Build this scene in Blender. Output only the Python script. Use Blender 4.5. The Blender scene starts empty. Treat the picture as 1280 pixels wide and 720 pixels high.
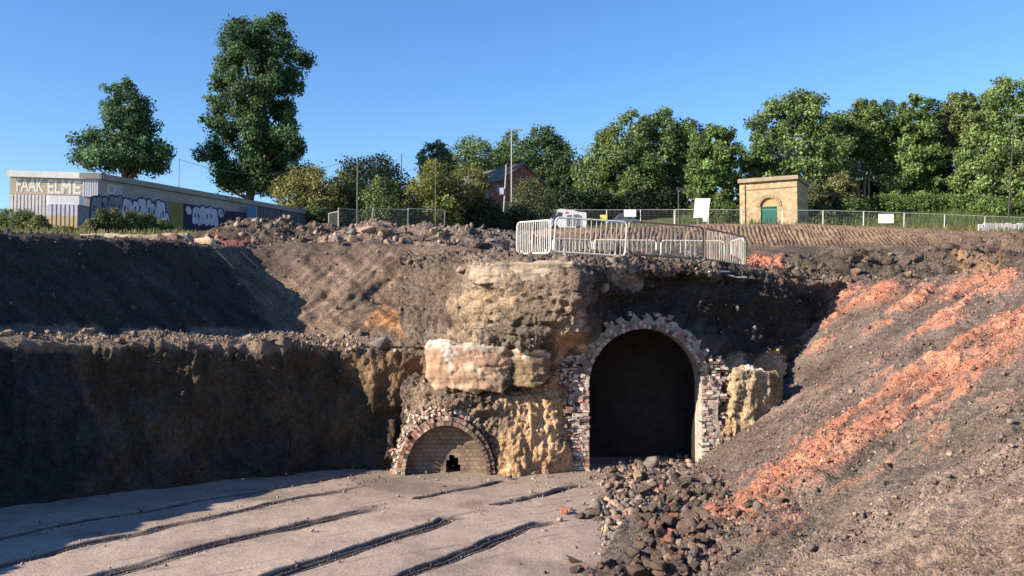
import bpy, math, random
import numpy as np
from mathutils import Vector
from mathutils.bvhtree import BVHTree

random.seed(7); RNG = np.random.default_rng(11)
S = bpy.context.scene
COL = S.collection
# ------------------------------------------------------------------ camera, sky, sun, exposure
CZ = 4.1
F = 1100.0
TH = math.atan(35.0 / F)
cam = bpy.data.cameras.new("camera"); camo = bpy.data.objects.new("camera", cam); COL.objects.link(camo)
camo.location = (0, 0, CZ); camo.rotation_euler = (math.pi / 2 + TH, 0, 0)
cam.sensor_width = 36; cam.lens = 36 * F / 1280; cam.clip_end = 5000; cam.clip_start = 0.05
S.camera = camo
SUN_AZ = math.radians(25)      # direction light travels, from +X towards +Y
SUN_EL = math.radians(25)
w = bpy.data.worlds.new("World"); S.world = w; w.use_nodes = True
nt = w.node_tree; bg = nt.nodes["Background"]
sky = nt.nodes.new("ShaderNodeTexSky"); sky.sky_type = 'NISHITA'; sky.sun_disc = False
sky.sun_elevation = SUN_EL; sky.sun_rotation = math.radians(245); sky.altitude = 300
sky.air_density = 1.15; sky.dust_density = 0.0; sky.ozone_density = 5.0
hs = nt.nodes.new("ShaderNodeHueSaturation"); hs.inputs['Saturation'].default_value = 1.14; hs.inputs['Hue'].default_value = 0.508
nt.links.new(sky.outputs[0], hs.inputs['Color']); nt.links.new(hs.outputs[0], bg.inputs[0]); bg.inputs[1].default_value = 0.095
sl = bpy.data.lights.new("sun", 'SUN'); sl.energy = 5.0; sl.angle = math.radians(0.5); sl.color = (1.0, 0.87, 0.70)
so = bpy.data.objects.new("sun", sl); COL.objects.link(so)
ldir = Vector((math.cos(SUN_AZ) * math.cos(SUN_EL), math.sin(SUN_AZ) * math.cos(SUN_EL), -math.sin(SUN_EL)))
so.rotation_euler = ldir.to_track_quat('-Z', 'Y').to_euler(); so.location = (-30, -15, 30)
S.view_settings.view_transform = 'Standard'; S.view_settings.look = 'None'
S.view_settings.exposure = 1.15; S.view_settings.gamma = 1.0; S.view_settings.use_curve_mapping = False

# ------------------------------------------------------------------ pixel helpers (photo pixels -> world)
def ray(px, py):
    a = (px - 640) / F; b = (360 - py) / F
    return np.array([a, math.cos(TH) - b * math.sin(TH), math.sin(TH) + b * math.cos(TH)])
def P(px, py, D):
    d = ray(px, py); t = D / d[1]
    return np.array([d[0] * t, D, CZ + d[2] * t])
def PZ(px, py, z=0.0):
    d = ray(px, py); t = (z - CZ) / d[2]
    return np.array([d[0] * t, d[1] * t, z])
def W(x, y, z): return np.array([x, y, z], float)
def proj(p):
    p = np.asarray(p); y = np.maximum(p[..., 1], 0.5); z = p[..., 2] - CZ
    f = y * math.cos(TH) + z * math.sin(TH); u = -y * math.sin(TH) + z * math.cos(TH)
    return 640 + F * p[..., 0] / f, 360 - F * u / f

# ------------------------------------------------------------------ noise
_perm = np.random.default_rng(3).permutation(256); _perm = np.concatenate([_perm, _perm, _perm])
_g = np.random.default_rng(5).normal(size=(256, 3)); _g /= np.linalg.norm(_g, axis=1)[:, None]
def pnoise(p):
    i = np.floor(p).astype(np.int64); f = p - i; i &= 255
    u = f * f * f * (f * (f * 6 - 15) + 10); out = 0
    for dx in (0, 1):
        wx = u[:, 0] if dx else 1 - u[:, 0]
        for dy in (0, 1):
            wy = u[:, 1] if dy else 1 - u[:, 1]
            for dz in (0, 1):
                wz = u[:, 2] if dz else 1 - u[:, 2]
                h = _perm[_perm[_perm[(i[:, 0] + dx) & 255] + ((i[:, 1] + dy) & 255)] + ((i[:, 2] + dz) & 255)]
                g = _g[h]
                out = out + wx * wy * wz * ((f[:, 0] - dx) * g[:, 0] + (f[:, 1] - dy) * g[:, 1] + (f[:, 2] - dz) * g[:, 2])
    return out * 1.6
def fbm(p, sc, oc=4, gain=0.5, ridged=False):
    p = np.asarray(p).reshape(-1, 3) * sc; a = 1; o = 0
    for k in range(oc):
        n = pnoise(p + 17.3 * k)
        o = o + a * ((0.5 - np.abs(n)) * 1.6 if ridged else n); p = p * 2.03; a *= gain
    return o
def n2(x, y, sc, oc=3, seed=0.0):
    return fbm(np.stack([np.ravel(x), np.ravel(y), np.full(np.size(x), seed)], 1), sc, oc).reshape(np.shape(x))
def sstep(a, b, x):
    t = np.clip((x - a) / (b - a), 0, 1); return t * t * (3 - 2 * t)

# ------------------------------------------------------------------ object helpers
def raw_mesh(name, V, Fq, mats, col=None, smooth=False, midx=None):
    """V (n,3); Fq (m,k) array, or list of faces"""
    me = bpy.data.meshes.new(name)
    V = np.asarray(V, np.float32)
    if isinstance(Fq, np.ndarray):
        m, k = Fq.shape
        me.vertices.add(len(V)); me.vertices.foreach_set("co", V.ravel())
        me.loops.add(m * k); me.loops.foreach_set("vertex_index", Fq.astype(np.int32).ravel())
        me.polygons.add(m); me.polygons.foreach_set("loop_start", np.arange(0, m * k, k, dtype=np.int32))
        try: me.polygons.foreach_set("loop_total", np.full(m, k, np.int32))
        except Exception: pass
        me.update(calc_edges=True); me.validate()
    else:
        me.from_pydata([tuple(v) for v in V], [], Fq); me.update()
    for m_ in (mats if isinstance(mats, (list, tuple)) else [mats]): me.materials.append(m_)
    if midx is not None: me.polygons.foreach_set("material_index", np.asarray(midx, np.int32))
    if smooth: me.polygons.foreach_set("use_smooth", np.ones(len(me.polygons), bool))
    if col is not None:
        ca = me.color_attributes.new("Col", 'FLOAT_COLOR', 'POINT')
        c = np.ones((len(V), 4), np.float32); c[:, :3] = col
        ca.data.foreach_set("color", c.ravel())
    return me
def obj(name, me, parent=None, loc=None):
    o = bpy.data.objects.new(name, me); COL.objects.link(o)
    if parent is not None:
        o.parent = parent
        if loc is None:      # geometry given in world space: keep it there
            o.location = -Vector(parent.location)
            if any(abs(a) > 1e-9 for a in parent.rotation_euler):
                o.matrix_parent_inverse.identity()
                R = parent.rotation_euler.to_matrix().to_4x4()
                M = R.inverted(); o.location = (M @ -Vector(parent.location)); o.rotation_euler = M.to_euler()
    if loc is not None: o.location = loc
    return o
def tag(o, label, cat, group=None, kind=None):
    o['label'] = label; o['category'] = cat
    if group: o['group'] = group
    if kind: o['kind'] = kind
    return o
def struct(o): o['kind'] = 'structure'; return o
def thing(name, label, cat, loc=(0, 0, 0), rz=0, group=None):
    o = bpy.data.objects.new(name, None); COL.objects.link(o); o.empty_display_size = 0.2
    o.location = tuple(loc); o.rotation_euler = (0, 0, rz)
    return tag(o, label, cat, group)
def copy_tree(o, parent=None):
    c = o.copy(); COL.objects.link(c)
    if parent is not None: c.parent = parent
    for ch in o.children: copy_tree(ch, c)
    return c

class MB:
    """collects boxes, tubes and plates into one mesh with a colour per piece"""
    def __init__(s): s.v = []; s.f = []; s.c = []; s.n = 0
    def add(s, V, Fc, c=(1, 1, 1)):
        V = np.asarray(V, float); s.v.append(V); s.f += [tuple(int(i) + s.n for i in f) for f in Fc]
        s.c.append(np.tile(np.asarray(c, float), (len(V), 1))); s.n += len(V)
    def box(s, cen, half, c=(1, 1, 1), ax=None, jit=0):
        V = np.array([[x, y, z] for x in (-1, 1) for y in (-1, 1) for z in (-1, 1)], float) * np.asarray(half)
        if jit: V += RNG.uniform(-jit, jit, V.shape)
        if ax is not None: V = V @ np.asarray(ax, float)      # rows are axes
        s.add(V + np.asarray(cen), [(0, 1, 3, 2), (4, 6, 7, 5), (0, 4, 5, 1), (2, 3, 7, 6), (0, 2, 6, 4), (1, 5, 7, 3)], c)
    def tube(s, pts, r, n=8, c=(1, 1, 1), cap=True):
        pts = [np.asarray(p, float) for p in pts]; rs = r if hasattr(r, '__len__') else [r] * len(pts)
        V = []; m = len(pts); pu = None
        for i, p in enumerate(pts):
            t = pts[min(i + 1, m - 1)] - pts[max(i - 1, 0)]; t = t / (np.linalg.norm(t) + 1e-9)
            if pu is None: pu = np.array([0, 0, 1.0]) if abs(t[2]) < .9 else np.array([1.0, 0, 0])
            u = np.cross(t, pu); u /= np.linalg.norm(u) + 1e-9; v = np.cross(u, t); pu = v
            for k in range(n):
                a = 2 * math.pi * k / n; V.append(p + rs[i] * (math.cos(a) * u + math.sin(a) * v))
        Fc = [(i * n + k, i * n + (k + 1) % n, (i + 1) * n + (k + 1) % n, (i + 1) * n + k) for i in range(m - 1) for k in range(n)]
        if cap: Fc += [tuple(range(n))[::-1], tuple((m - 1) * n + k for k in range(n))]
        s.add(V, Fc, c)
    def prism(s, poly, o, u, v, d0, d1, nrm, c=(1, 1, 1)):
        """polygon (list of 2d) in plane o+u*a+v*b extruded along nrm from d0 to d1"""
        o, u, v, nrm = map(lambda q: np.asarray(q, float), (o, u, v, nrm)); k = len(poly)
        V = [o + u * a + v * b + nrm * d0 for a, b in poly] + [o + u * a + v * b + nrm * d1 for a, b in poly]
        Fc = [tuple(range(k))[::-1], tuple(range(k, 2 * k))] + [(i, (i + 1) % k, k + (i + 1) % k, k + i) for i in range(k)]
        s.add(V, Fc, c)
    def mesh(s, name, mat, smooth=False):
        return raw_mesh(name, np.concatenate(s.v), s.f, mat, np.concatenate(s.c), smooth)

# ------------------------------------------------------------------ materials
def newmat(name):
    m = bpy.data.materials.new(name); m.use_nodes = True
    return m, m.node_tree, m.node_tree.nodes["Principled BSDF"]
def N(t, ty, **kw):
    n = t.nodes.new(ty)
    for k, v in kw.items():
        if k.startswith('i_'): n.inputs[k[2:].replace('_', ' ')].default_value = v
        else: setattr(n, k, v)
    return n
def mathn(t, op, a, b=None):
    n = t.nodes.new("ShaderNodeMath"); n.operation = op
    for i, x in enumerate((a, b)):
        if x is None: continue
        if isinstance(x, (int, float)): n.inputs[i].default_value = x
        else: t.links.new(x, n.inputs[i])
    return n.outputs[0]
def mapr(t, x, a, b, c, d):
    n = t.nodes.new("ShaderNodeMapRange"); t.links.new(x, n.inputs[0])
    for i, v in enumerate((a, b, c, d)): n.inputs[i + 1].default_value = v
    return n.outputs[0]
def soil(name, peb=13.0, pebv=(0.72, 1.35), fine=(0.72, 1.3), big=(0.8, 1.2), bump=0.06, rough=0.95, stretch=None, base=None, spec=0.25):
    m, t, b = newmat(name); L = t.links.new
    tc = N(t, "ShaderNodeTexCoord"); co = tc.outputs['Object']
    if stretch:
        mp = N(t, "ShaderNodeMapping"); L(co, mp.inputs[0]); mp.inputs['Rotation'].default_value = stretch[0]; mp.inputs['Scale'].default_value = stretch[1]; co2 = mp.outputs[0]
    else: co2 = co
    if base is None: at = N(t, "ShaderNodeAttribute", attribute_name="Col"); c0 = at.outputs['Color']
    else: rgb = N(t, "ShaderNodeRGB"); rgb.outputs[0].default_value = (*base, 1); c0 = rgb.outputs[0]
    a = N(t, "ShaderNodeTexNoise", i_Scale=0.9, i_Detail=7.0, i_Roughness=0.62); L(co2, a.inputs['Vector'])
    f = N(t, "ShaderNodeTexNoise", i_Scale=9.0, i_Detail=10.0, i_Roughness=0.72); L(co2, f.inputs['Vector'])
    v = N(t, "ShaderNodeTexVoronoi", i_Scale=peb); L(co, v.inputs['Vector'])
    v2 = N(t, "ShaderNodeTexVoronoi", i_Scale=peb * 2.7); L(co, v2.inputs['Vector'])
    sp = N(t, "ShaderNodeSeparateColor"); L(v.outputs['Color'], sp.inputs[0])
    sp2 = N(t, "ShaderNodeSeparateColor"); L(v2.outputs['Color'], sp2.inputs[0])
    k = mathn(t, 'MULTIPLY', mapr(t, a.outputs[0], .3, .7, *big), mapr(t, f.outputs[0], .3, .7, *fine))
    k = mathn(t, 'MULTIPLY', k, mapr(t, sp.outputs[0], 0, 1, *pebv))
    k = mathn(t, 'MULTIPLY', k, mapr(t, sp2.outputs[1], 0, 1, *pebv))
    mx = N(t, "ShaderNodeVectorMath", operation='SCALE'); L(c0, mx.inputs[0]); L(k, mx.inputs['Scale'])
    hue = N(t, "ShaderNodeHueSaturation"); L(mx.outputs[0], hue.inputs['Color'])
    L(mapr(t, sp2.outputs[2], 0, 1, .75, 1.2), hue.inputs['Saturation'])
    L(hue.outputs[0], b.inputs['Base Color']); b.inputs['Roughness'].default_value = rough
    b.inputs['Specular IOR Level'].default_value = spec
    h = mathn(t, 'ADD', mathn(t, 'MULTIPLY', f.outputs[0], 0.8), mathn(t, 'MULTIPLY', mathn(t, 'SUBTRACT', 1.0, v.outputs['Distance']), 0.35))
    h = mathn(t, 'ADD', h, mathn(t, 'MULTIPLY', v2.outputs['Distance'], -0.18))
    bp = N(t, "ShaderNodeBump"); bp.inputs['Strength'].default_value = 1.0; bp.inputs['Distance'].default_value = bump
    L(h, bp.inputs['Height']); L(bp.outputs[0], b.inputs['Normal'])
    return m
M = {}
M['soil'] = soil("excavated_soil", peb=20, pebv=(.76, 1.28), bump=.05)
M['rocky'] = soil("rocky_soil", peb=19, pebv=(.74, 1.32), bump=.055)
M['floor'] = soil("compacted_floor", peb=22, pebv=(.92, 1.1), fine=(.85, 1.12), big=(.88, 1.12), bump=.012)
M['shale'] = soil("tipped_shale", peb=24, pebv=(.72, 1.35), bump=.05)
M['grassy'] = soil("rough_grass", peb=30, pebv=(.6, 1.5), fine=(.6, 1.4), big=(.7, 1.3), bump=.15)
M['stone'] = soil("broken_stone", peb=9, pebv=(.85, 1.18), bump=.03, fine=(.6, 1.4))
M['brick'] = soil("weathered_brick", peb=26, pebv=(.85, 1.15), bump=.015, fine=(.6, 1.35))
M['conc'] = soil("old_concrete", peb=30, pebv=(.93, 1.08), bump=.01, big=(.8, 1.2), fine=(.8, 1.18))
M['paint'] = soil("painted_surface", peb=30, pebv=(.95, 1.05), bump=.004, big=(.88, 1.1), fine=(.88, 1.1), rough=.8)
M['metal'] = soil("galvanised_steel", peb=40, pebv=(.95, 1.05), bump=.002, rough=.45, fine=(.8, 1.15)); 
M['metal'].node_tree.nodes["Principled BSDF"].inputs['Metallic'].default_value = 0.35
M['gloss'] = soil("vehicle_paint", peb=40, pebv=(.99, 1.01), bump=.0, rough=.28, fine=(.95, 1.05), spec=.5)
def mat_glass(name, c=(.02, .025, .03)):
    m, t, b = newmat(name); b.inputs['Base Color'].default_value = (*c, 1); b.inputs['Roughness'].default_value = .08; return m
M['glass'] = mat_glass("dark_window_glass")
def mat_leaf(name):
    m, t, b = newmat(name); L = t.links.new
    at = N(t, "ShaderNodeAttribute", attribute_name="Col")
    b.inputs['Roughness'].default_value = .62; b.inputs['Specular IOR Level'].default_value = .18
    L(at.outputs['Color'], b.inputs['Base Color'])
    tr = N(t, "ShaderNodeBsdfTranslucent"); hs = N(t, "ShaderNodeHueSaturation"); hs.inputs['Value'].default_value = 1.3; hs.inputs['Hue'].default_value = .49
    L(at.outputs['Color'], hs.inputs['Color']); L(hs.outputs[0], tr.inputs[0])
    mx = N(t, "ShaderNodeMixShader"); mx.inputs[0].default_value = .3
    L(b.outputs[0], mx.inputs[1]); L(tr.outputs[0], mx.inputs[2]); L(mx.outputs[0], t.nodes["Material Output"].inputs[0])
    return m
M['leaf'] = mat_leaf("foliage")
def mat_bark():
    return soil("bark", peb=12, pebv=(.7, 1.3), bump=.05)
M['bark'] = mat_bark()
def mat_wallbrick(name, c1, c2, mortar, scale=1.0, bw=.23):
    m, t, b = newmat(name); L = t.links.new
    tc = N(t, "ShaderNodeTexCoord"); mp = N(t, "ShaderNodeMapping"); mp.inputs['Rotation'].default_value = (math.pi / 2, 0, 0)
    wn = N(t, "ShaderNodeTexNoise", i_Scale=3.0, i_Detail=2.0); L(tc.outputs['Object'], wn.inputs['Vector']); wm = N(t, "ShaderNodeVectorMath", operation='MULTIPLY_ADD'); L(wn.outputs['Color'], wm.inputs[0]); wm.inputs[1].default_value = (.05,) * 3; L(tc.outputs['Object'], wm.inputs[2])
    L(wm.outputs[0], mp.inputs[0])
    br = N(t, "ShaderNodeTexBrick"); L(mp.outputs[0], br.inputs['Vector'])
    br.inputs['Color1'].default_value = (*c1, 1); br.inputs['Color2'].default_value = (*c2, 1); br.inputs['Mortar'].default_value = (*mortar, 1)
    br.inputs['Scale'].default_value = scale; br.inputs['Brick Width'].default_value = bw; br.inputs['Row Height'].default_value = .078; br.inputs['Mortar Size'].default_value = .01
    n = N(t, "ShaderNodeTexNoise", i_Scale=2.2, i_Detail=8.0, i_Roughness=.7); L(tc.outputs['Object'], n.inputs['Vector'])
    sc = N(t, "ShaderNodeVectorMath", operation='SCALE'); L(br.outputs['Color'], sc.inputs[0]); L(mapr(t, n.outputs[0], .3, .7, .5, 1.4), sc.inputs['Scale'])
    L(sc.outputs[0], b.inputs['Base Color']); b.inputs['Roughness'].default_value = .9
    bp = N(t, "ShaderNodeBump"); bp.inputs['Distance'].default_value = .01; L(br.outputs['Fac'], bp.inputs['Height']); bp.invert = True
    L(bp.outputs[0], b.inputs['Normal']); return m
M['buffbrick'] = mat_wallbrick("buff_brick", (.50, .36, .20), (.40, .28, .15), (.36, .29, .2))
M['redbrick'] = mat_wallbrick("red_brick", (.27, .085, .05), (.21, .065, .04), (.17, .12, .10))
M['infillbrick'] = mat_wallbrick("culvert_infill_brick", (.29, .205, .14), (.21, .15, .105), (.17, .13, .095), scale=.7, bw=.10)
M['shadebrick'] = mat_wallbrick("shade_dark_brick", (.030, .021, .017), (.018, .013, .011), (.012, .01, .009))  # brick coloured near black so the bores read as deep shade

# ------------------------------------------------------------------ sheets of ground built from control columns
def seg_dist(x, y, poly, closed):
    """distance to polyline / signed distance to polygon (negative inside)"""
    p = np.asarray(poly, float); n = len(p); d = np.full(x.shape, 1e9); ins = np.zeros(x.shape, bool)
    for i in range(n if closed else n - 1):
        a, b = p[i], p[(i + 1) % n]; e = b - a
        t = np.clip(((x - a[0]) * e[0] + (y - a[1]) * e[1]) / (e @ e + 1e-9), 0, 1)
        d = np.minimum(d, np.hypot(x - a[0] - t * e[0], y - a[1] - t * e[1]))
        if closed:
            c = ((a[1] > y) != (b[1] > y)) & (x < (b[0] - a[0]) * (y - a[1]) / (b[1] - a[1] + 1e-12) + a[0]); ins ^= c
    return np.where(ins, -d, d) if closed else d
def resample(C, res, lim=600):
    """C (K,R,3) control columns -> dense (n,m,3) grid"""
    def ax(A):
        L_ = np.linalg.norm(np.diff(A, axis=0), axis=2); out = []
        seg = np.median(L_, axis=1)
        t = [0.0]
        for i, s_ in enumerate(seg):
            k = max(1, int(np.ceil(s_ / res))); t += list(i + (np.arange(k) + 1) / k)
        t = np.array(t); i = np.minimum(t.astype(int), len(A) - 2); f = (t - i)[:, None, None]
        return A[i] * (1 - f) + A[i + 1] * f
    A = ax(C); return ax(A.transpose(1, 0, 2)).transpose(1, 0, 2)
def blur(A, it):
    for _ in range(it):
        B = A.copy(); B[1:-1] = (A[:-2] + 2 * A[1:-1] + A[2:]) / 4; A = B.copy()
        A[:, 1:-1] = (B[:, :-2] + 2 * B[:, 1:-1] + B[:, 2:]) / 4
    return A
def normals(G):
    du = np.gradient(G, axis=0); dv = np.gradient(G, axis=1); n = np.cross(du, dv)
    n /= np.linalg.norm(n, axis=2)[:, :, None] + 1e-9
    c = np.array([0, 0, CZ + 3]) - G
    if (n * c).sum(2).mean() < 0: n = -n
    return n
def grid_faces(n, m):
    i = np.arange(n * m).reshape(n, m)
    return np.stack([i[:-1, :-1].ravel(), i[1:, :-1].ravel(), i[1:, 1:].ravel(), i[:-1, 1:].ravel()], 1)
SH = {}
def sheet(name, cols, res, disp, colf, mat, smooth_it=6, drop=None, post=None, crev=None, sm=True):
    G = blur(resample(np.array(cols, float), res), smooth_it)
    n, m = G.shape[:2]; Nn = normals(G); px, py = proj(G)
    p = G.reshape(-1, 3); d = np.zeros(n * m)
    for amp, sc, oc, rid in disp:
        a = amp(px, py).ravel() if callable(amp) else amp
        d += a * fbm(p, sc, oc, .5, rid)
    if crev is not None:
        cv = crev(px, py).ravel(); q = p @ np.array([[.62, .1, -.25], [0, .62, 0], [.35, 0, 1.35]])
        r_ = np.abs(fbm(q, 1.1, 5, .55)); d -= cv * .13 * (1 - sstep(0, .10, r_)) * sstep(-.1, .35, fbm(p + 5, .7, 2))
        r_ = np.abs(fbm(q + 31, 2.3, 4, .6)); d -= cv * .06 * (1 - sstep(0, .12, r_))
        st = 2.2 * fbm(p * np.array([.35, .35, 1.9]) + 3, 1.0, 4); fl = np.floor(st); fr = st - fl
        d += cv * .055 * (fl + sstep(.35, .65, fr))
    G2 = G + Nn * d.reshape(n, m, 1)
    if post is not None: G2 = post(G2, px, py)
    c = colf(px, py, p).reshape(-1, 3)
    fc = grid_faces(n, m)
    if drop is not None:
        k = drop(px, py, G2).ravel(); fc = fc[~k[fc].any(1)]
    me = raw_mesh(name, G2.reshape(-1, 3), fc, mat, c, smooth=sm)
    o = struct(obj(name, me)); SH[name] = (G2, normals(G2), px, py, c.reshape(n, m, 3), fc)
    return o
def zonecol(px, py, p, base, zones, var=.12, seed=0.):
    c = np.tile(np.asarray(base, float), (px.size, 1)); x = px.ravel(); y = py.ravel()
    wx = n2(x, y, .035, 4, 3.1 + seed) * 14; wy = n2(x, y, .035, 4, 8.7 + seed) * 14
    for z in zones:
        poly, cc, fe = z[:3]; warp = z[3] if len(z) > 3 else 1.0; st = z[4] if len(z) > 4 else 1.0
        k = st * (1 - sstep(-fe, fe, seg_dist(x + wx * warp, y + wy * warp, poly, True)))
        c = c * (1 - k[:, None]) + np.asarray(cc) * k[:, None]
    c = c * np.array([1.05, .93, .82])
    v = 1 + var * 2 * fbm(p, 1.1, 4); return np.clip(c * v[:, None], .004, .9)

# ------------------------------------------------------------------ pit floor with its bucket ruts
RUTW = .85
RUTS = [([(-60, 686), (120, 648), (300, 617), (420, 597), (505, 584)], .15, .12, 1),
        ([(-40, 716), (100, 682), (240, 652), (380, 621), (480, 603)], .13, .11, 2),
        ([(60, 742), (150, 715), (260, 684), (340, 663), (420, 645), (497, 631)], .17, .11, 3),
        ([(270, 742), (340, 718), (440, 688), (520, 664), (560, 649), (603, 643)], .17, .12, 3),
        ([(490, 728), (560, 700), (620, 676), (660, 658), (700, 648)], .15, .13, 2),
        ([(524, 622), (570, 613), (610, 606), (640, 600)], .12, .10, 1),
        ([(622, 630), (665, 621), (700, 611), (730, 603)], .15, .13, 1)]
xs = np.concatenate([np.arange(-30, -16, .5), np.arange(-16, 7.5, .036), np.arange(7.5, 12, .5)])
ys = np.concatenate([np.arange(-9, 12.5, .5), np.arange(12.5, 26, .036), np.arange(26, 35, .4)])
X, Y = np.meshgrid(xs, ys, indexing='ij')
Z = n2(X, Y, .35, 3) * .022 + n2(X, Y, 1.6, 4, 5.) * .012
dark = np.zeros_like(X)
for pts, wd, dp, sub in RUTS:
    wd *= RUTW
    wp = np.array([PZ(a, b)[:2] for a, b in pts])
    jx = X + n2(X, Y, .5, 3, 2.) * .13; jy = Y + n2(X, Y, .5, 3, 4.) * .13
    d = seg_dist(jx, jy, wp, False)
    a0 = wp[0]; dirv = (wp[-1] - wp[0]) / np.linalg.norm(wp[-1] - wp[0]); L_ = np.linalg.norm(wp[-1] - wp[0])
    s_ = ((X - a0[0]) * dirv[0] + (Y - a0[1]) * dirv[1]) / L_
    lat = (X - a0[0]) * dirv[1] - (Y - a0[1]) * dirv[0]
    fade = sstep(1.0, .82, s_) * (0.75 + .5 * n2(X, Y, .7, 2, 9.))
    wd = wd * (1.35 if sub > 1 else 1.05); prof = np.exp(-(d / wd) ** 4)
    ridg = .5 + .5 * np.cos(d / wd * math.pi * 2.6 + .9 * n2(X, Y, .6, 2, 71.)) if sub > 1 else 1.0
    Z -= dp * 1.15 * prof * fade * (1 - .8 * (1 - ridg) * (sub > 1))
    Z += .028 * np.exp(-((d - wd * 1.3) / .05) ** 2) * fade * np.clip(.35 + 1.1 * n2(X, Y, 1.2, 3, 7.), 0, 1.2)
    dark = np.maximum(dark, sstep(.12, .6, np.exp(-(d / (wd * 1.0)) ** 4) * np.clip(fade * 1.3, 0, 1)) * (.62 + .38 * sstep(.2, .7, ridg) if sub > 1 else 1.0))
c = np.empty(X.shape + (3,)); c[:] = (.335, .260, .208)
tone = n2(X, Y, .22, 4, 12.)[..., None]; c *= 1 + .16 * tone
c += np.clip(n2(X, Y, .5, 4, 22.), 0, 1)[..., None] * np.array([.03, .02, .01])
c *= (1 - .28 * sstep(.15, .6, n2(X, Y, .45, 4, 51.)))[..., None]
c *= (1 - .30 * sstep(.35, .8, n2((X + .75 * Y) * .5, (Y - .75 * X) * 4.0, 1.0, 3, 61.)))[..., None]
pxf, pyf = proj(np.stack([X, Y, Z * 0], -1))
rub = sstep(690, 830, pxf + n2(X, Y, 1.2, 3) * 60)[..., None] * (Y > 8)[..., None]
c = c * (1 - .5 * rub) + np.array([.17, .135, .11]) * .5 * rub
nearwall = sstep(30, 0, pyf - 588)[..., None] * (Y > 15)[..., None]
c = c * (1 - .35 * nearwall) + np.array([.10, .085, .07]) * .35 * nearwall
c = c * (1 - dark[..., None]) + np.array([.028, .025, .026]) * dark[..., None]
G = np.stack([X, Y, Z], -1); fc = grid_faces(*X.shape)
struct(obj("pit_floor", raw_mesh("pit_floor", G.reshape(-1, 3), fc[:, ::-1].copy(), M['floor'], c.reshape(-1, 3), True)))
SH['pit_floor'] = (G, normals(G), pxf, pyf, c, fc)

# ------------------------------------------------------------------ left bank: pit wall, bench, upper slope
cols = [
    [W(-16, -8, -.2), W(-16.4, -8, 1.8), W(-17, -8, 3.6), W(-18.5, -8, 3.8), W(-20, -8, 5), W(-22, -8, 6.2), W(-30, -8, 6.3)],
    [W(-15.5, 4, -.2), W(-15.9, 4, 1.8), W(-16.6, 4, 3.6), W(-18.2, 4, 3.8), W(-20, 4, 5), W(-21.5, 4, 6.2), W(-30, 4, 6.3)],
    [W(-14.3, 11.5, -.2), W(-14.6, 11.6, 1.8), W(-15.4, 11.9, 3.55), W(-16.8, 12.6, 3.8), W(-17.9, 13.2, 5), W(-19.2, 14, 6.25), W(-28, 18, 6.3)],
    [P(-190, 668, 16.6), P(-190, 560, 16.8), P(-190, 426, 17.0), P(-190, 408, 18.4), P(-190, 350, 19.2), P(-190, 283, 20.0), P(-190, 290, 26)],
    [P(-10, 640, 18.9), P(-10, 540, 19.1), P(-10, 428, 19.4), P(-10, 411, 20.8), P(-10, 352, 21.7), P(-10, 292, 22.6), P(-10, 293, 30)],
    [P(110, 622, 20.2), P(110, 530, 20.4), P(110, 428, 20.7), P(110, 411, 22.4), P(110, 356, 23.4), P(110, 297, 24.4), P(110, 298, 33)],
    [P(230, 606, 21.5), P(230, 520, 21.7), P(230, 430, 22.0), P(230, 413, 24.7), P(230, 360, 25.8), P(230, 305, 27), P(230, 302, 36)],
    [P(300, 597, 22.3), P(300, 515, 22.5), P(300, 431, 22.8), P(300, 415, 26.6), P(285, 362, 28), P(268, 309, 29.2), P(262, 303, 38)],
    [P(360, 592, 23), P(360, 510, 23.2), P(360, 431, 23.4), P(352, 416, 27.4), P(325, 365, 29.3), P(305, 310, 31.4), P(300, 302, 40)],
    [P(430, 590, 23.6), P(432, 512, 23.8), P(430, 434, 24.0), P(425, 421, 26.4), P(410, 365, 28.8), P(400, 306, 31.5), P(395, 300, 40)],
    [P(500, 592, 24.0), P(505, 520, 24.2), P(508, 443, 24.3), P(505, 430, 25.8), P(500, 370, 28.6), P(495, 306, 31.2), P(490, 302, 40)],
    [P(565, 597, 24.6), P(570, 520, 24.7), P(575, 445, 24.9), P(575, 430, 25.8), P(575, 375, 28.0), P(575, 312, 30.4), P(575, 308, 39)],
    [P(660, 597, 25.6), P(665, 520, 25.6), P(670, 445, 25.6), P(670, 430, 26.3), P(670, 385, 27.8), P(670, 322, 29.8), P(670, 316, 38)]]
DK = (.032, .030, .032)
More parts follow.
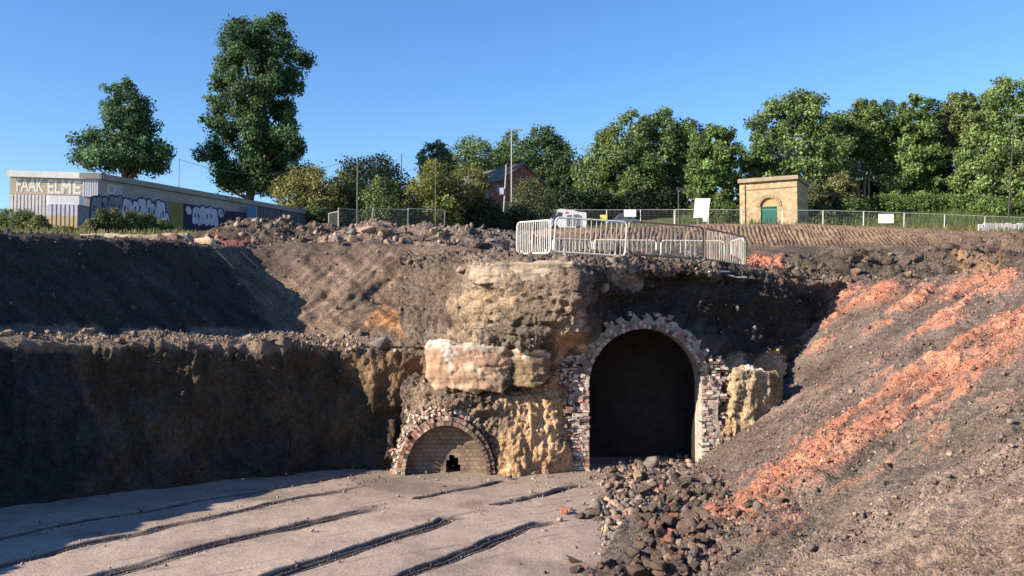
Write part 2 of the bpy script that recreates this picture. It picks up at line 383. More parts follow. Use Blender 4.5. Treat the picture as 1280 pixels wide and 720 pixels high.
def col_left(px, py, p):
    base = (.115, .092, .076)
    z = [([(-900, 426), (90, 426), (95, 480), (140, 560), (150, 640), (-900, 900)], (.034, .034, .039), 12),  # dark shale of the pit wall, tones lowered further to deepen its shade
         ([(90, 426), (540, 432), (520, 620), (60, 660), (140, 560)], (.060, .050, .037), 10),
         ([(-900, 200), (262, 306), (345, 412), (-900, 412)], DK, 8, .6),  # upper slope blackened in colour up to the edge of its shadow
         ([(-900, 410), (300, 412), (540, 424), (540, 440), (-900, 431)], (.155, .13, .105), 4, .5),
         ([(460, 385), (520, 375), (530, 400), (500, 418), (465, 415)], (.30, .165, .075), 12, 1.6, .8),
         ([(420, 440), (540, 438), (540, 490), (480, 500)], (.21, .145, .085), 14, 1.5, .8),  # lighter colour painted where sunlight reaches the wall
         ([(518, 385), (575, 385), (560, 425), (520, 428)], (.07, .065, .062), 10, 1.5, .8),
         ([(310, 360), (420, 340), (440, 420), (340, 425)], (.17, .13, .10), 25, 2., .5),
         ([(420, 345), (560, 335), (570, 365), (440, 385)], (.19, .15, .115), 18, 2., .6),
         ([(270, 300), (420, 300), (430, 325), (300, 335)], (.085, .07, .06), 14, 1.5, .8),
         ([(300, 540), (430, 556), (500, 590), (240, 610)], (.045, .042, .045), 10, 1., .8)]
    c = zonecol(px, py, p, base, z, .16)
    x, y = px.ravel(), py.ravel()
    s_ = fbm(np.stack([(x * .78 + y * .62) * .012, (y * .78 - x * .62) * .09, x * 0], 1), 1.0, 4)
    k = (sstep(306, 330, y) * sstep(425, 410, y))
    c *= (1 + (.55 * s_ * k))[:, None]
    k2 = sstep(432, 445, y) * sstep(590, 560, y)
    s2 = fbm(np.stack([x * .06, y * .008, x * 0], 1), 1.0, 4); c *= (1 + .3 * s2 * k2)[:, None]
    return np.clip(c, .008, .8)
def scrapes(px, py):
    s_ = -.8 * px + .6 * py; t_ = .6 * px + .8 * py
    k = sstep(285, 330, px) * sstep(600, 560, px) * sstep(306, 322, py) * sstep(424, 408, py)
    a = n2(s_ * .010, t_ * .055, 1.0, 4, 3.3); b = n2(s_ * .02, t_ * .16, 1.0, 2, 9.3)
    k2 = sstep(330, 250, px) * sstep(300, 312, py) * sstep(410, 400, py)
    a2 = n2((px * .9 + py * .4) * .02, (py * .9 - px * .4) * .10, 1.0, 3, 13.)
    v = sstep(428, 446, py) * sstep(620, 590, py) * sstep(560, 520, px); c_ = n2(px * .07, py * .012, 1.0, 4, 23.)
    return k * (.10 * a + .065 * b) + k2 * .07 * a2 - v * .13 * c_
def wallamp(px, py): return np.where((py > 432), 1.0, .0)
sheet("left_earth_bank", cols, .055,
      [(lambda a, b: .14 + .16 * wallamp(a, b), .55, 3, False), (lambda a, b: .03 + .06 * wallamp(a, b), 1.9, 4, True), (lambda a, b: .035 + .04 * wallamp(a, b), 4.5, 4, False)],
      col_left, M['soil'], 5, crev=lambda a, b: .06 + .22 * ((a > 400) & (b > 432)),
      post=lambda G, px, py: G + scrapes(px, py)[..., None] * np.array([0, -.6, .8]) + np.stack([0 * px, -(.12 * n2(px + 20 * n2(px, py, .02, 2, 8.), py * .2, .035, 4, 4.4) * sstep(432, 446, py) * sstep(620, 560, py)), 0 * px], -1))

# ------------------------------------------------------------------ portal mass: the cut face round the tunnel
AC = P(805, 480, 23.75); AR = 69 / F * 23.75; YF = 23.6       # arch centre, inner radius, face plane
ZC = AC[2]; XC = AC[0]
PXS = [500, 560, 600, 640, 690, 722, 760, 805, 850, 890, 915, 945, 985, 1035, 1080]
ROWS = [
 (612, [23.9, 23.5, 23.1, 22.6, 23.0, 23.5, 23.6, 23.6, 23.6, 23.6, 23.7, 23.9, 24.8, 26.5, 28]),
 (560, [23.6, 23.1, 23.1, 22.9, 23.2, 23.7, 23.7, 23.7, 23.7, 23.7, 23.7, 23.9, 25.2, 27.0, 28.5]),
 (505, [23.8, 23.1, 23.05, 23.2, 23.5, 23.8, 23.8, 23.8, 23.8, 23.9, 23.8, 24.1, 25.6, 27.3, 29]),
 (488, [24.1, 23.2, 23.1, 23.5, 23.6, 23.8, 23.8, 23.8, 23.8, 24.0, 23.9, 24.3, 25.8, 27.4, 29]),
 (458, [24.4, 24.2, 24.1, 24.2, 23.6, 23.8, 23.8, 23.8, 23.9, 24.2, 24.4, 25.0, 26.2, 27.6, 29.2]),
 (430, [24.6, 23.45, 23.1, 23.0, 23.1, 23.3, 23.9, 23.9, 24.1, 24.6, 25.1, 25.6, 26.5, 27.8, 29.3]),
 (415, [25.4, 24.3, 23.5, 23.0, 22.5, 22.3, 24.0, 24.3, 24.6, 25.0, 25.4, 25.9, 26.7, 28.0, 29.4]),
 (385, [26.6, 25.0, 23.7, 22.9, 22.2, 21.9, 23.9, 24.8, 25.1, 25.4, 25.7, 26.2, 27.0, 28.2, 29.5]),
 (352, [27.6, 25.8, 23.9, 23.1, 22.3, 21.9, 23.4, 24.7, 25.2, 25.5, 25.8, 26.3, 27.1, 28.4, 29.7]),
 (334, [28.4, 26.6, 24.4, 23.4, 22.7, 22.3, 23.3, 24.2, 24.7, 25.2, 25.6, 26.2, 27.2, 28.6, 30]),
 (326, [30, 28.6, 26.2, 25.4, 25.0, 24.8, 25.0, 25.6, 26.4, 27, 27.5, 28.2, 29.5, 30.5, 32]),
 (319, [36, 34, 32, 31, 30, 30, 30, 30.5, 31, 32, 32, 33, 34, 35, 36])]
def rowpy(py, px):   # the rim drops to the right
    if py <= 334:
        return py + np.interp(px, [500, 600, 740, 850, 930, 985, 1035, 1080], [-6, -4, 0, 4, 12, 22, 24, 26]) * (1 if py > 330 else .7 if py > 320 else .25)
    return py
cols = [[P(px, rowpy(py, px), D[i]) for py, D in ROWS] for i, px in enumerate(PXS)]
def arch_sd(px, py):
    """pixel distance from the arch outline, negative inside"""
    return np.where(py < 480, np.hypot(px - 805, py - 480) - 69, np.abs(px - 805) - 69)
def col_portal(px, py, p):
    base = (.10, .085, .074)
    z = [([(585, 328), (740, 328), (735, 425), (560, 430)], (.165, .140, .118), 12),
         ([(590, 385), (700, 385), (700, 430), (600, 430)], (.085, .078, .07), 10, 1.5, .8),
         ([(590, 360), (635, 352), (640, 385), (575, 440), (560, 400)], (.30, .24, .17), 8, 1.5, .55),
         ([(690, 395), (740, 390), (720, 430), (695, 425)], (.30, .25, .20), 8, 1.2, .7),
         ([(630, 490), (715, 420), (715, 610), (600, 612)], (.38, .275, .165), 9, 1.4),
         ([(520, 440), (640, 470), (640, 520), (600, 590), (505, 600)], (.15, .12, .095), 8),
         ([(905, 445), (985, 445), (985, 600), (895, 600)], (.36, .265, .16), 7),
         ([(735, 335), (1000, 345), (1040, 365), (990, 440), (900, 450), (870, 400), (740, 400)], (.040, .036, .034), 8),  # coal above the arch, blackened further to carry the cast shadow
         ([(760, 330), (800, 330), (790, 350), (755, 350)], (.28, .24, .19), 5, 1.2, .7),
         ([(930, 300), (1090, 300), (1090, 348), (1020, 362), (960, 350)], (.11, .085, .07), 8),
         ([(925, 318), (975, 320), (975, 338), (935, 336)], (.34, .15, .10), 4, .8)]
    c = zonecol(px, py, p, base, z, .2)
    return c
def portal_amp(px, py):
    clay = np.exp(-(((px - 665) / 45) ** 4 + ((py - 560) / 60) ** 4))
    return sstep(8, 40, arch_sd(px, py)) * (1 - .8 * clay)
def clay_k(px, py): return np.exp(-(((px - 668) / 46) ** 4 + ((py - 555) / 66) ** 4))
def clay_post(G, px, py):
    x, y, z = G[..., 0], G[..., 1], G[..., 2]
    G = G.copy(); G[..., 1] -= clay_k(px, py) * (.075 * n2(x * 2.2, z * .9, 1., 4, 4.) + .06 * n2(x * 7., z * 2.6, 1., 4, 6.)); return G
sheet("cut_earth_face", cols, .034,
      [(lambda a, b: .20 * portal_amp(a, b), .8, 3, False), (lambda a, b: .04 * portal_amp(a, b), 1.7, 4, True),
       (lambda a, b: .03 + .09 * portal_amp(a, b), 4.5, 4, False)],
      col_portal, M['rocky'], 4, sm=False, post=clay_post, crev=lambda a, b: portal_amp(a, b) * (1 - .75 * np.exp(-(((a - 665) / 45) ** 4 + ((b - 560) / 60) ** 4))),
      drop=lambda px, py, G: (np.where(G[..., 2] > ZC, np.hypot(G[..., 0] - XC, G[..., 2] - ZC), np.abs(G[..., 0] - XC)) < AR + .10) & (G[..., 1] < 26) & (G[..., 2] < ZC + AR + .2) | ((np.hypot((px - 557) / 53, (590 - py) / 66) < 1) & (G[..., 1] < 24)))

# ------------------------------------------------------------------ right slope of tipped shale and red burnt clay
cols = [
    [P(868, 596, 24.6), P(925, 530, 25.2), P(975, 470, 26.3), P(1015, 405, 28), P(1045, 357, 29.4), P(1080, 350, 33)],
    [P(845, 604, 21.6), P(925, 560, 22.3), P(1000, 490, 23.8), P(1060, 420, 25.7), P(1110, 360, 27.6), P(1140, 350, 32)],
    [P(795, 652, 17.5), P(900, 600, 19), P(1000, 535, 20.3), P(1100, 455, 22), P(1185, 390, 23.6), P(1250, 345, 25.6), ],
    [P(725, 735, 13.3), P(860, 680, 15), P(1000, 605, 16.3), P(1130, 520, 17.8), P(1240, 440, 19.5), P(1330, 362, 21.5)],
    [P(640, 860, 9.7), P(820, 790, 10.7), P(1000, 700, 11.8), P(1160, 600, 13), P(1290, 500, 14.5), P(1420, 390, 16.5)],
    [P(500, 1215, 5.5), P(800, 1050, 6.2), P(1050, 880, 7), P(1280, 720, 8), P(1480, 570, 9.3), P(1700, 400, 11)],
    [W(-3.4, 2, -.1), W(-1.4, 1.8, .7), W(0.5, 1.6, 1.6), W(2.6, 1.5, 2.4), W(5, 2, 3.1), W(8, 3, 4.1)],
    [W(-4.5, -6, -.1), W(-2, -6, .8), W(0, -6, 1.6), W(2.6, -6, 2.4), W(5.2, -6, 3.2), W(9, -6, 4.3)]]
tops = [P(1130, 345, 40), P(1190, 345, 38), P(1320, 340, 32), P(1420, 350, 26), P(1560, 360, 20), W(12, 13, 5.6), W(13, 4, 5.6), W(14, -6, 5.6)]
for c_, t_ in zip(cols, tops):
    c_.append((c_[-1] + (t_ - c_[-1]) * .35)); c_.append(t_)
RED = (.38, .155, .092)
def right_masks(px, py):
    x, y = px, py
    a = math.radians(-32); s_ = x * math.cos(a) + y * math.sin(a); t_ = -x * math.sin(a) + y * math.cos(a)
    st = n2(s_ * .012, t_ * .075, 1.0, 4, 2.2); wob = n2(x, y, .03, 4, 6.) * 10
    up = seg_dist(x + wob, y + wob * .6, [(1018, 366), (1060, 361), (1120, 358), (1170, 356), (1255, 340), (1275, 345), (1250, 372), (1190, 380), (1150, 392), (1080, 388), (1040, 405), (1000, 440), (985, 432), (1010, 400)], True)
    lo = seg_dist(x + wob, y + wob * .6, [(1500, 285), (1290, 382), (1200, 425), (1120, 470), (1060, 512), (975, 575), (890, 645), (850, 690), (905, 672), (1000, 612), (1100, 552), (1160, 515), (1235, 476), (1300, 440), (1500, 345)], True)
    k = np.maximum(1 - sstep(-7, 4, up), 1 - sstep(-14, 4, lo))
    mid = sstep(.25, .6, st) * sstep(60, 0, np.maximum(up, 0)) * .8 + sstep(.2, .6, st) * sstep(70, 0, np.maximum(lo, 0)) * .7
    brk = n2(x * .05, y * .08, 1.0, 4, 16.); cut = np.maximum(sstep(.05, -.55, st) * .85, sstep(.15, .6, brk) * .7)
    return np.clip(np.maximum(k * (1 - cut), mid * .8), 0, 1), st
def col_right(px, py, p):
    k, st = right_masks(px, py); k = k.ravel(); st = st.ravel(); x, y = px.ravel(), py.ravel()
    base = np.tile(np.array([.125, .093, .077]), (k.size, 1))
    band = seg_dist(x, y, [(1700, 250), (1300, 455), (1180, 520), (1050, 590), (930, 668), (840, 740), (1000, 760), (1010, 690), (1150, 620), (1320, 530), (1700, 330)], True)
    kb = (1 - sstep(-10, 14, band))[:, None]; base = base * (1 - kb) + np.array([.128, .10, .078]) * kb
    near = seg_dist(x, y, [(1700, 480), (1300, 540), (1200, 590), (1080, 645), (1000, 690), (940, 730), (900, 900), (1900, 1400), (1900, 480)], True)
    kn = (1 - sstep(-14, 14, near))[:, None]; base = base * (1 - kn) + np.array([.195, .145, .113]) * kn
    near2 = seg_dist(x, y, [(1700, 560), (1300, 600), (1200, 660), (1060, 740), (1200, 900), (1900, 900)], True)
    kn = (1 - sstep(-20, 20, near2))[:, None] * .7; base = base * (1 - kn) + np.array([.18, .125, .095]) * kn
    base *= (1 + .42 * st * sstep(700, 600, y))[:, None]
    r = np.array(RED) * (1 + .35 * fbm(p, 1.7, 5))[:, None] * (1 + .2 * fbm(p + 7, 6., 3))[:, None]; gk = sstep(0, .7, fbm(p + 40, 2.4, 4))[:, None] * .45; r = r * (1 - gk) + np.array([.40, .23, .16]) * gk
    c = base * (1 - k[:, None]) + r * k[:, None]
    c *= (1 + .15 * fbm(p, .9, 3))[:, None]
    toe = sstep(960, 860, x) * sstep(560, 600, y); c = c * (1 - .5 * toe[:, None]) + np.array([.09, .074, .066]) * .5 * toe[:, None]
    return np.clip(c, .01, .8)
def right_post(G, px, py):
    k, st = right_masks(px, py)
    G = G.copy(); G[..., 2] += .10 * st + .07 * k
    step = seg_dist(px, py, [(1700, 240), (1290, 452), (1170, 520), (1000, 620), (880, 700)], False)
    G[..., 2] += .10 * np.exp(-(step / 10) ** 2) * (n2(px, py, .02, 2) + .6)
    return G
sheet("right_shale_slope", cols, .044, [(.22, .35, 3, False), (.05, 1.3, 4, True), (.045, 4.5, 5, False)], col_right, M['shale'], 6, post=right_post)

# ------------------------------------------------------------------ upper ground running back to the wooded hill
HPX = [-900, 0, 250, 450, 640, 730, 900, 1030, 1110, 1280, 1500, 2200]
HD = [22, 34, 45, 55, 62, 75, 95, 140, 300, 900]
HY = np.array([
 [300, 294, 308, 304, 324, 328, 338, 352, 356, 350, 350, 350],
 [297, 297, 303, 306, 320, 322, 326, 332, 336, 334, 334, 334],
 [287, 288, 291, 298, 310, 313, 315, 318, 320, 318, 316, 316],
 [286, 287, 288, 292, 301, 304, 310, 311, 312, 310, 308, 306],
 [285, 286, 286, 289, 294, 296, 297, 297, 298, 298, 296, 294],
 [283, 284, 284, 287, 290, 291, 291, 291, 291, 292, 290, 288],
 [281, 282, 280, 283, 285, 281, 268, 264, 260, 256, 250, 245],
 [278, 278, 274, 270, 268, 262, 250, 242, 238, 226, 220, 215],
 [290, 290, 285, 280, 275, 270, 262, 255, 250, 240, 235, 230],
 [330, 330, 330, 330, 325, 325, 320, 315, 310, 300, 300, 300]], float)
def interp2(px, D):
    px = np.clip(px, HPX[0], HPX[-1]); D = np.clip(D, HD[0], HD[-1]); q = np.searchsorted(HPX, px, 'right') - 1; q = np.clip(q, 0, len(HPX) - 2)
    r = np.clip(np.searchsorted(HD, D, 'right') - 1, 0, len(HD) - 2); hp = np.array(HPX, float); hd = np.array(HD, float)
    f = (px - hp[q]) / (hp[q + 1] - hp[q]); g = (D - hd[r]) / (hd[r + 1] - hd[r])
    return (HY[r, q] * (1 - f) + HY[r, q + 1] * f) * (1 - g) + (HY[r + 1, q] * (1 - f) + HY[r + 1, q + 1] * f) * g
def Hz(x, y):
    x = np.asarray(x, float); y = np.asarray(y, float)
    return CZ + (395 - interp2(640 + x / y * F, y)) / F * y
ppx = np.concatenate([np.arange(-900, -20, 20), np.arange(-20, 1300, 5.0), np.arange(1300, 2220, 20)])
DS = np.interp(ppx, [-900, -190, 0, 110, 250, 300, 450, 600, 730, 850, 1000, 1080, 1180, 1290, 1400, 1600, 2200],
               [24, 24, 27, 29, 32, 34, 34, 31, 27, 29, 32, 33, 33, 31, 27, 23, 22])
u = np.linspace(0, 1, 230)
DD = DS[:, None] * (900 / DS[:, None]) ** (u[None, :] ** 1.25)
PXg = np.repeat(ppx[:, None], len(u), 1)
Xg = (PXg - 640) / F * DD; Zg = Hz(Xg, DD)
GG = np.stack([Xg, DD, Zg], -1)
am = sstep(900, 60, DD); rough = fbm(GG, .5, 4).reshape(DD.shape); r2 = fbm(GG, 2.2, 3, .5, True).reshape(DD.shape)
GG[..., 2] += .12 * rough + .10 * r2 * (DD < 62) - .25 * sstep(4, 0, DD - DS[:, None])
gpx, gpy = proj(GG)
cc = np.empty(DD.shape + (3,)); cc[:] = (.115, .088, .070)
fl = n2(Xg, DD, .12, 4, 2.)
cc *= (1 + .35 * fl + .3 * rough)[..., None]
kr = (sstep(.1, .5, n2(Xg, DD, .16, 3, 31.)) * sstep(700, 900, PXg) * sstep(50, 40, DD))[..., None]; cc = cc * (1 - kr) + np.array([.36, .12, .08]) * kr
gr = sstep(59, 66, DD + fl * 4 + np.where(PXg < 350, 24, 0)) if False else sstep(60, 66, DD + fl * 4 + sstep(420, 250, PXg) * 24)
gcol = np.array([.085, .105, .034]) * (1 + .5 * n2(Xg, DD, .35, 4, 17.))[..., None] + np.clip(n2(Xg, DD, .1, 3, 44.), 0, 1)[..., None] * np.array([.07, .05, .015])
cc = cc * (1 - gr[..., None]) + gcol * gr[..., None]
fc = grid_faces(*DD.shape)
struct(obj("upper_ground", raw_mesh("upper_ground", GG.reshape(-1, 3), fc[:, ::-1].copy(), M['grassy'], np.clip(cc, .01, .8).reshape(-1, 3), True)))
SH['upper_ground'] = (GG, normals(GG), gpx, gpy, cc, fc)

# ribbed clay bank (excavator bucket marks)
cols = []
for px in range(560, 1300, 26):
    yt = np.interp(px, [560, 700, 800, 900, 1000, 1100, 1200, 1290], [294, 288, 285, 282, 282, 285, 290, 293])
    yb = np.interp(px, [560, 700, 900, 1000, 1150, 1290], [303, 305, 309, 310, 309, 306])
    cols.append([P(px, yb + 6, 52), P(px, yb, 54), P(px, (yt + yb) / 2, 57), P(px, yt, 60), P(px, yt - .6, 62), P(px, yt + 8, 68)])
def rib_post(G, px, py):
    yt = np.interp(px, [560, 700, 800, 900, 1000, 1100, 1200, 1290], [294, 288, 285, 282, 282, 285, 290, 293])
    yb = np.interp(px, [560, 700, 900, 1000, 1150, 1290], [303, 305, 309, 310, 309, 306])
    v = (py - yt) / (yb - yt)
    sx = G[..., 0] * 1.0 + (v * 1.1)
    k = sstep(-.02, .1, v) * sstep(1.0, .8, v) * sstep(1210, 1150, px) * sstep(690, 760, px)
    rb = np.abs(np.sin((sx + .15 * n2(px, py, .05, 3)) * math.pi / .27)) * k
    G = G.copy(); G[..., 1] -= rb * .13; G[..., 2] += rb * .08; return G
sheet("ribbed_clay_bank", cols, .07, [(.12, .5, 3, False), (.05, 2.5, 3, True)],
      lambda px, py, p: zonecol(px, py, p, (.17, .125, .09), [([(850, 282), (1130, 284), (1130, 304), (870, 302)], (.20, .15, .108), 6, 1., .8), ([(560, 303), (1300, 303), (1300, 330), (560, 330)], (.12, .092, .072), 4, .6)], .15),
      M['soil'], 2, post=rib_post)

def mound(name, label, spec, foot, crest_d, foot_d, back_d, colf, amp=1.0, res=.09, mat='rocky', label_kind=True):
    cols = []
    for px in np.linspace(spec[0][0], spec[-1][0], max(6, int((spec[-1][0] - spec[0][0]) / 18))):
        yc = np.interp(px, [s[0] for s in spec], [s[1] for s in spec]); yf = np.interp(px, [s[0] for s in foot], [s[1] for s in foot])
        e = min(px - spec[0][0], spec[-1][0] - px)
        cols.append([P(px, yf + 5, foot_d), P(px, yf, foot_d + .2), P(px, yf * .55 + yc * .45, foot_d * .6 + crest_d * .4), P(px, yc + 1, crest_d - .3), P(px, yc, crest_d + .2), P(px, yc + (yf - yc) * .8 + 4, back_d)])
    return sheet(name, cols, res, [(.22 * amp, .8, 3, False), (.11 * amp, 2.2, 4, True), (.07 * amp, 5, 4, False)], colf, M[mat], 3, sm=False)
mound("dark_spoil_heap", "", [(240, 304), (262, 291), (290, 279), (325, 276), (360, 281), (400, 285), (440, 292)], [(240, 310), (440, 312)], 35.5, 32.5, 40,
      lambda px, py, p: zonecol(px, py, p, (.075, .064, .055), [([(330, 282), (385, 286), (380, 304), (340, 300)], (.04, .04, .045), 6), ([(262, 300), (310, 300), (310, 314), (262, 314)], (.12, .035, .03), 5, 1., .6)], .25))
mound("rubble_ridge", "", [(385, 300), (420, 288), (455, 280), (490, 281), (530, 284), (570, 288), (610, 291), (650, 297), (700, 306)], [(385, 318), (550, 322), (640, 330), (700, 332)], 34.5, 31.0, 40,
      lambda px, py, p: zonecol(px, py, p, (.135, .112, .10), [([(400, 305), (440, 285), (470, 290), (440, 312)], (.24, .18, .14), 8, 1.5), ([(560, 288), (700, 296), (700, 335), (570, 318)], (.09, .085, .085), 10, 1.5), ([(490, 314), (600, 317), (600, 322), (490, 321)], (.30, .09, .06), 3, .8, .6)], .3))
mound("dark_rubble_ridge", "", [(925, 338), (960, 334), (1000, 326), (1045, 318), (1090, 322), (1140, 316), (1190, 312), (1240, 302), (1280, 294), (1400, 285)], [(925, 348), (1020, 364), (1100, 361), (1180, 357), (1250, 346), (1400, 345)], 33.0, 29.6, 38,
      lambda px, py, p: zonecol(px, py, p, (.078, .066, .056), [([(1190, 318), (1260, 318), (1250, 345), (1195, 345)], (.20, .13, .075), 10, 1.5, .7), ([(1180, 290), (1300, 285), (1300, 318), (1150, 318)], (.13, .10, .082), 8, 1.5, .8)], .3), amp=1.25)
# ------------------------------------------------------------------ lookup on the finished ground
def make_bvh(names):
    V = []; Fq = []; n = 0
    for k in names:
        G, _, _, _, _, fc = SH[k]; V.append(G.reshape(-1, 3)); Fq.append(fc + n); n += G.shape[0] * G.shape[1]
    return BVHTree.FromPolygons(np.concatenate(V).tolist(), np.concatenate(Fq).tolist())
BV = make_bvh(list(SH))
def hit(px, py):
    d = Vector(ray(px, py)).normalized(); r = BV.ray_cast(Vector((0, 0, CZ)), d)
    return r[0], r[1]
def drop(x, y, z0=30):
    r = BV.ray_cast(Vector((x, y, z0)), Vector((0, 0, -1))); return r[0].z if r[0] else float(Hz(x, y))

# ------------------------------------------------------------------ the big brick tunnel portal
def brick_at(mb, cen, tang, rad, half, c, jit=.012):
    nrm = np.cross(tang, rad)
    mb.box(cen, half, c, ax=[tang, rad, nrm], jit=jit)
def brick_col(dark=0.0):
    r = RNG.random()
    if r < .26: c = np.array([.38, .22, .17])
    elif r < .56: c = np.array([.48, .37, .30])
    elif r < .86: c = np.array([.54, .48, .40])
    elif r < .95: c = np.array([.22, .16, .13])
    else: c = np.array([.09, .08, .08])
    return c * RNG.uniform(.75, 1.15) * (1 - dark)
tunnel = thing("brick_tunnel_portal", "tall arched brick tunnel mouth, black inside, cut into the earth bank", "tunnel", (XC, YF, 0))
mb = MB()
# arch ring: header courses round the arch, ragged outside
for lay in range(4):
    r = AR + .055 + lay * .115; n = int(math.pi * r / .118)
    for k in range(n):
        a = math.pi * (k + .5 * (lay % 2) + .5) / n
        if a > math.pi: continue
        keep = [1, .93, .7, .4][lay] * (1 if lay < 2 else (.6 + .5 * math.sin(a * 5.3 + lay)))
        if RNG.random() > keep: continue
        rad = np.array([math.cos(a), 0, math.sin(a)]); tg = np.array([-math.sin(a), 0, math.cos(a)])
        rr = r + RNG.normal(0, .008 + .012 * lay); y = YF - .06 + RNG.normal(0, .018 + .02 * lay) + lay * .03
        cen = np.array([XC, y + .17, ZC]) + rad * rr
        brick_at(mb, cen, tg, rad, (.052 + RNG.uniform(-.010, .006), .050 + RNG.uniform(-.008, .012), .21), brick_col(.25 if lay > 1 else .1), .010 + .010 * lay)
obj("arch_ring", mb.mesh("arch_ring", M['brick']), tunnel)
for side in (-1, 1):
    mb = MB(); z = -.1; row = 0
    while z < ZC + 1.2:
        if side < 0: wd = np.interp(z, [0, .4, .9, 1.6, 2.3, 2.9, 3.5], [.95, .8, .78, .62, .58, .55, .40])
        else: wd = np.interp(z, [0, .4, 1.2, 2.0, 2.6, 3.1, 3.5], [.60, .60, .58, .54, .5, .42, .2])
        inner = AR if z < ZC else math.sqrt(max(AR ** 2 - (z - ZC) ** 2, 0)) + .28 + .1 * (z - ZC)
        x = inner + (0 if row % 2 else -.06); wd = inner + wd + RNG.normal(0, .07)
        if side > 0 and z > ZC + .75 or side < 0 and z > ZC + 1.15: break
        h = .036 + RNG.uniform(-.006, .012)
        while x < wd:
            L_ = RNG.choice([.035, .05, .055, .08, .11]) * RNG.uniform(.85, 1.2); e = (x - inner) / (wd - inner + .01)
            x0 = max(x, inner); 
            if x0 < x + L_ * 2 - .02 and RNG.random() > .05 + .18 * e:
                hl = (x + 2 * L_ - x0) / 2 - .006
                cen = np.array([XC + side * (x0 + hl), YF - .045 + RNG.normal(0, .014 + .05 * e * e) + .17 + .10 * e * (side > 0), z + RNG.normal(0, .004)])
                if hl > .02:
                    mb.box(cen, (hl, .2, h - .003), brick_col(), jit=.012 + .012 * e, ax=np.linalg.qr(np.eye(3) + RNG.normal(0, .05 + .06 * e, (3, 3)))[0])
            x += L_ * 2
        z += 2 * h + .006; row += 1
    obj("jamb", mb.mesh("jamb", M['brick']), tunnel)
# rubble core behind the bricks, an open arch band
mb = MB(); poly_i = []; poly_o = []
prof = [(AR, -.3)] + [(AR, z) for z in np.linspace(0, ZC, 6)] + [(AR * math.cos(a), ZC + AR * math.sin(a)) for a in np.linspace(.05, math.pi - .05, 50)] + [(-AR, z) for z in np.linspace(ZC, 0, 6)] + [(-AR, -.3)]
V = []; Fc = []
for i, (x, z) in enumerate(prof):
    k = 1.0 if z <= ZC else 1.0
    ox = (x / AR) * (.52 + .08 * math.sin(3 * z)) if z <= ZC else x / AR * (.34 + .09 * math.sin(i * 1.9) + .05 * math.sin(i * 4.1)); oz = 0 if z <= ZC else (z - ZC) / AR * (.32 + .09 * math.sin(i * 1.9) + .05 * math.sin(i * 4.1))
    yo = -.052 if z <= ZC else -.05
    V += [[XC + x * 1.006, YF + yo, z], [XC + x + ox, YF + yo + .03 + .02 * math.sin(i * 2.2), z + oz], [XC + x * 1.006, YF + .8, z], [XC + x + ox, YF + .9, z + oz]]
for i in range(len(prof) - 1):
    a, b = 4 * i, 4 * i + 4
    Fc += [(a, b, b + 1, a + 1), (a, a + 2, b + 2, b)]
obj("mortar_core", raw_mesh("mortar_core", V, Fc, M['stone'], np.array([[.40, .33, .27] if v[2] <= ZC + .3 else [.30, .245, .20] for v in V])), tunnel)
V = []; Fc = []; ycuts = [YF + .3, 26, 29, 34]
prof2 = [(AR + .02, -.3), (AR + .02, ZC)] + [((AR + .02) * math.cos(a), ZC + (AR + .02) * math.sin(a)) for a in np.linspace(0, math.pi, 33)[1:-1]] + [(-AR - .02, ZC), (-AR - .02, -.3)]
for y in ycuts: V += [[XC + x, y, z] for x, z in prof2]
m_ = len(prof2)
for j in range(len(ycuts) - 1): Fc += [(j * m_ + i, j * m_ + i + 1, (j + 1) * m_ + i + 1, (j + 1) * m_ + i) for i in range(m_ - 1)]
obj("tunnel_lining", raw_mesh("tunnel_lining", V, Fc, M['shadebrick'], None, True), tunnel)
mb = MB(); mb.box((XC, YF + 2.3, 2), (2.2, .2, 2.4)); obj("end_wall", mb.mesh("end_wall", M['shadebrick']), tunnel)

# ------------------------------------------------------------------ the small half-buried brick culvert
YC = 22.75
cu = P(557, 588, YC); CX = cu[0]; CR = (606 - 505) / 2 / F * YC; CH = (588 - 524) / F * YC - .05; C0 = .0
culv = thing("brick_culvert", "small round brick culvert mouth half buried at the foot of the bank", "culvert", (CX, YC, 0))
def cpt(a, k=0, y=0): return np.array([CX + (CR + k) * math.cos(a), YC + y, C0 + (CH + k) * math.sin(a)])
for part, lays, yo in (("arch_ring", (0, 1), 0),):
    mb = MB()
    for lay in lays:
        n = int(math.pi * (CR + .1 * lay) / .088)
        for k in range(n):
            a = math.pi * (k + .5 + .3 * lay) / n
            if a > math.pi or (lay == 1 and RNG.random() > .9): continue
            rad = np.array([math.cos(a), 0, math.sin(a)]); tg = np.array([-math.sin(a), 0, math.cos(a)])
            dk = .25 if a < 1.0 else 0  # right side of the ring darkened in colour where it lies shadowed
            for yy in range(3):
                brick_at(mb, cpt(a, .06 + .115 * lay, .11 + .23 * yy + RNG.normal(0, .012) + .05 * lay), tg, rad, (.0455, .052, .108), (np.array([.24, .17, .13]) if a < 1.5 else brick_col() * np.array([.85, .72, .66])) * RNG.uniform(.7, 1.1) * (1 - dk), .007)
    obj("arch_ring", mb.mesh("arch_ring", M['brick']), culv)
mb = MB()
poly = [(-CR - .03, -.35)] + [((CR + .03) * -math.cos(a), C0 + (CH + .03) * math.sin(a)) for a in np.linspace(0, math.pi, 30)] + [(CR + .03, -.35)]
hole_ = [(.16, -.4), (.16, .26), (.12, .40), (.02, .42), (-.06, .33), (-.10, .2), (-.10, -.4)]
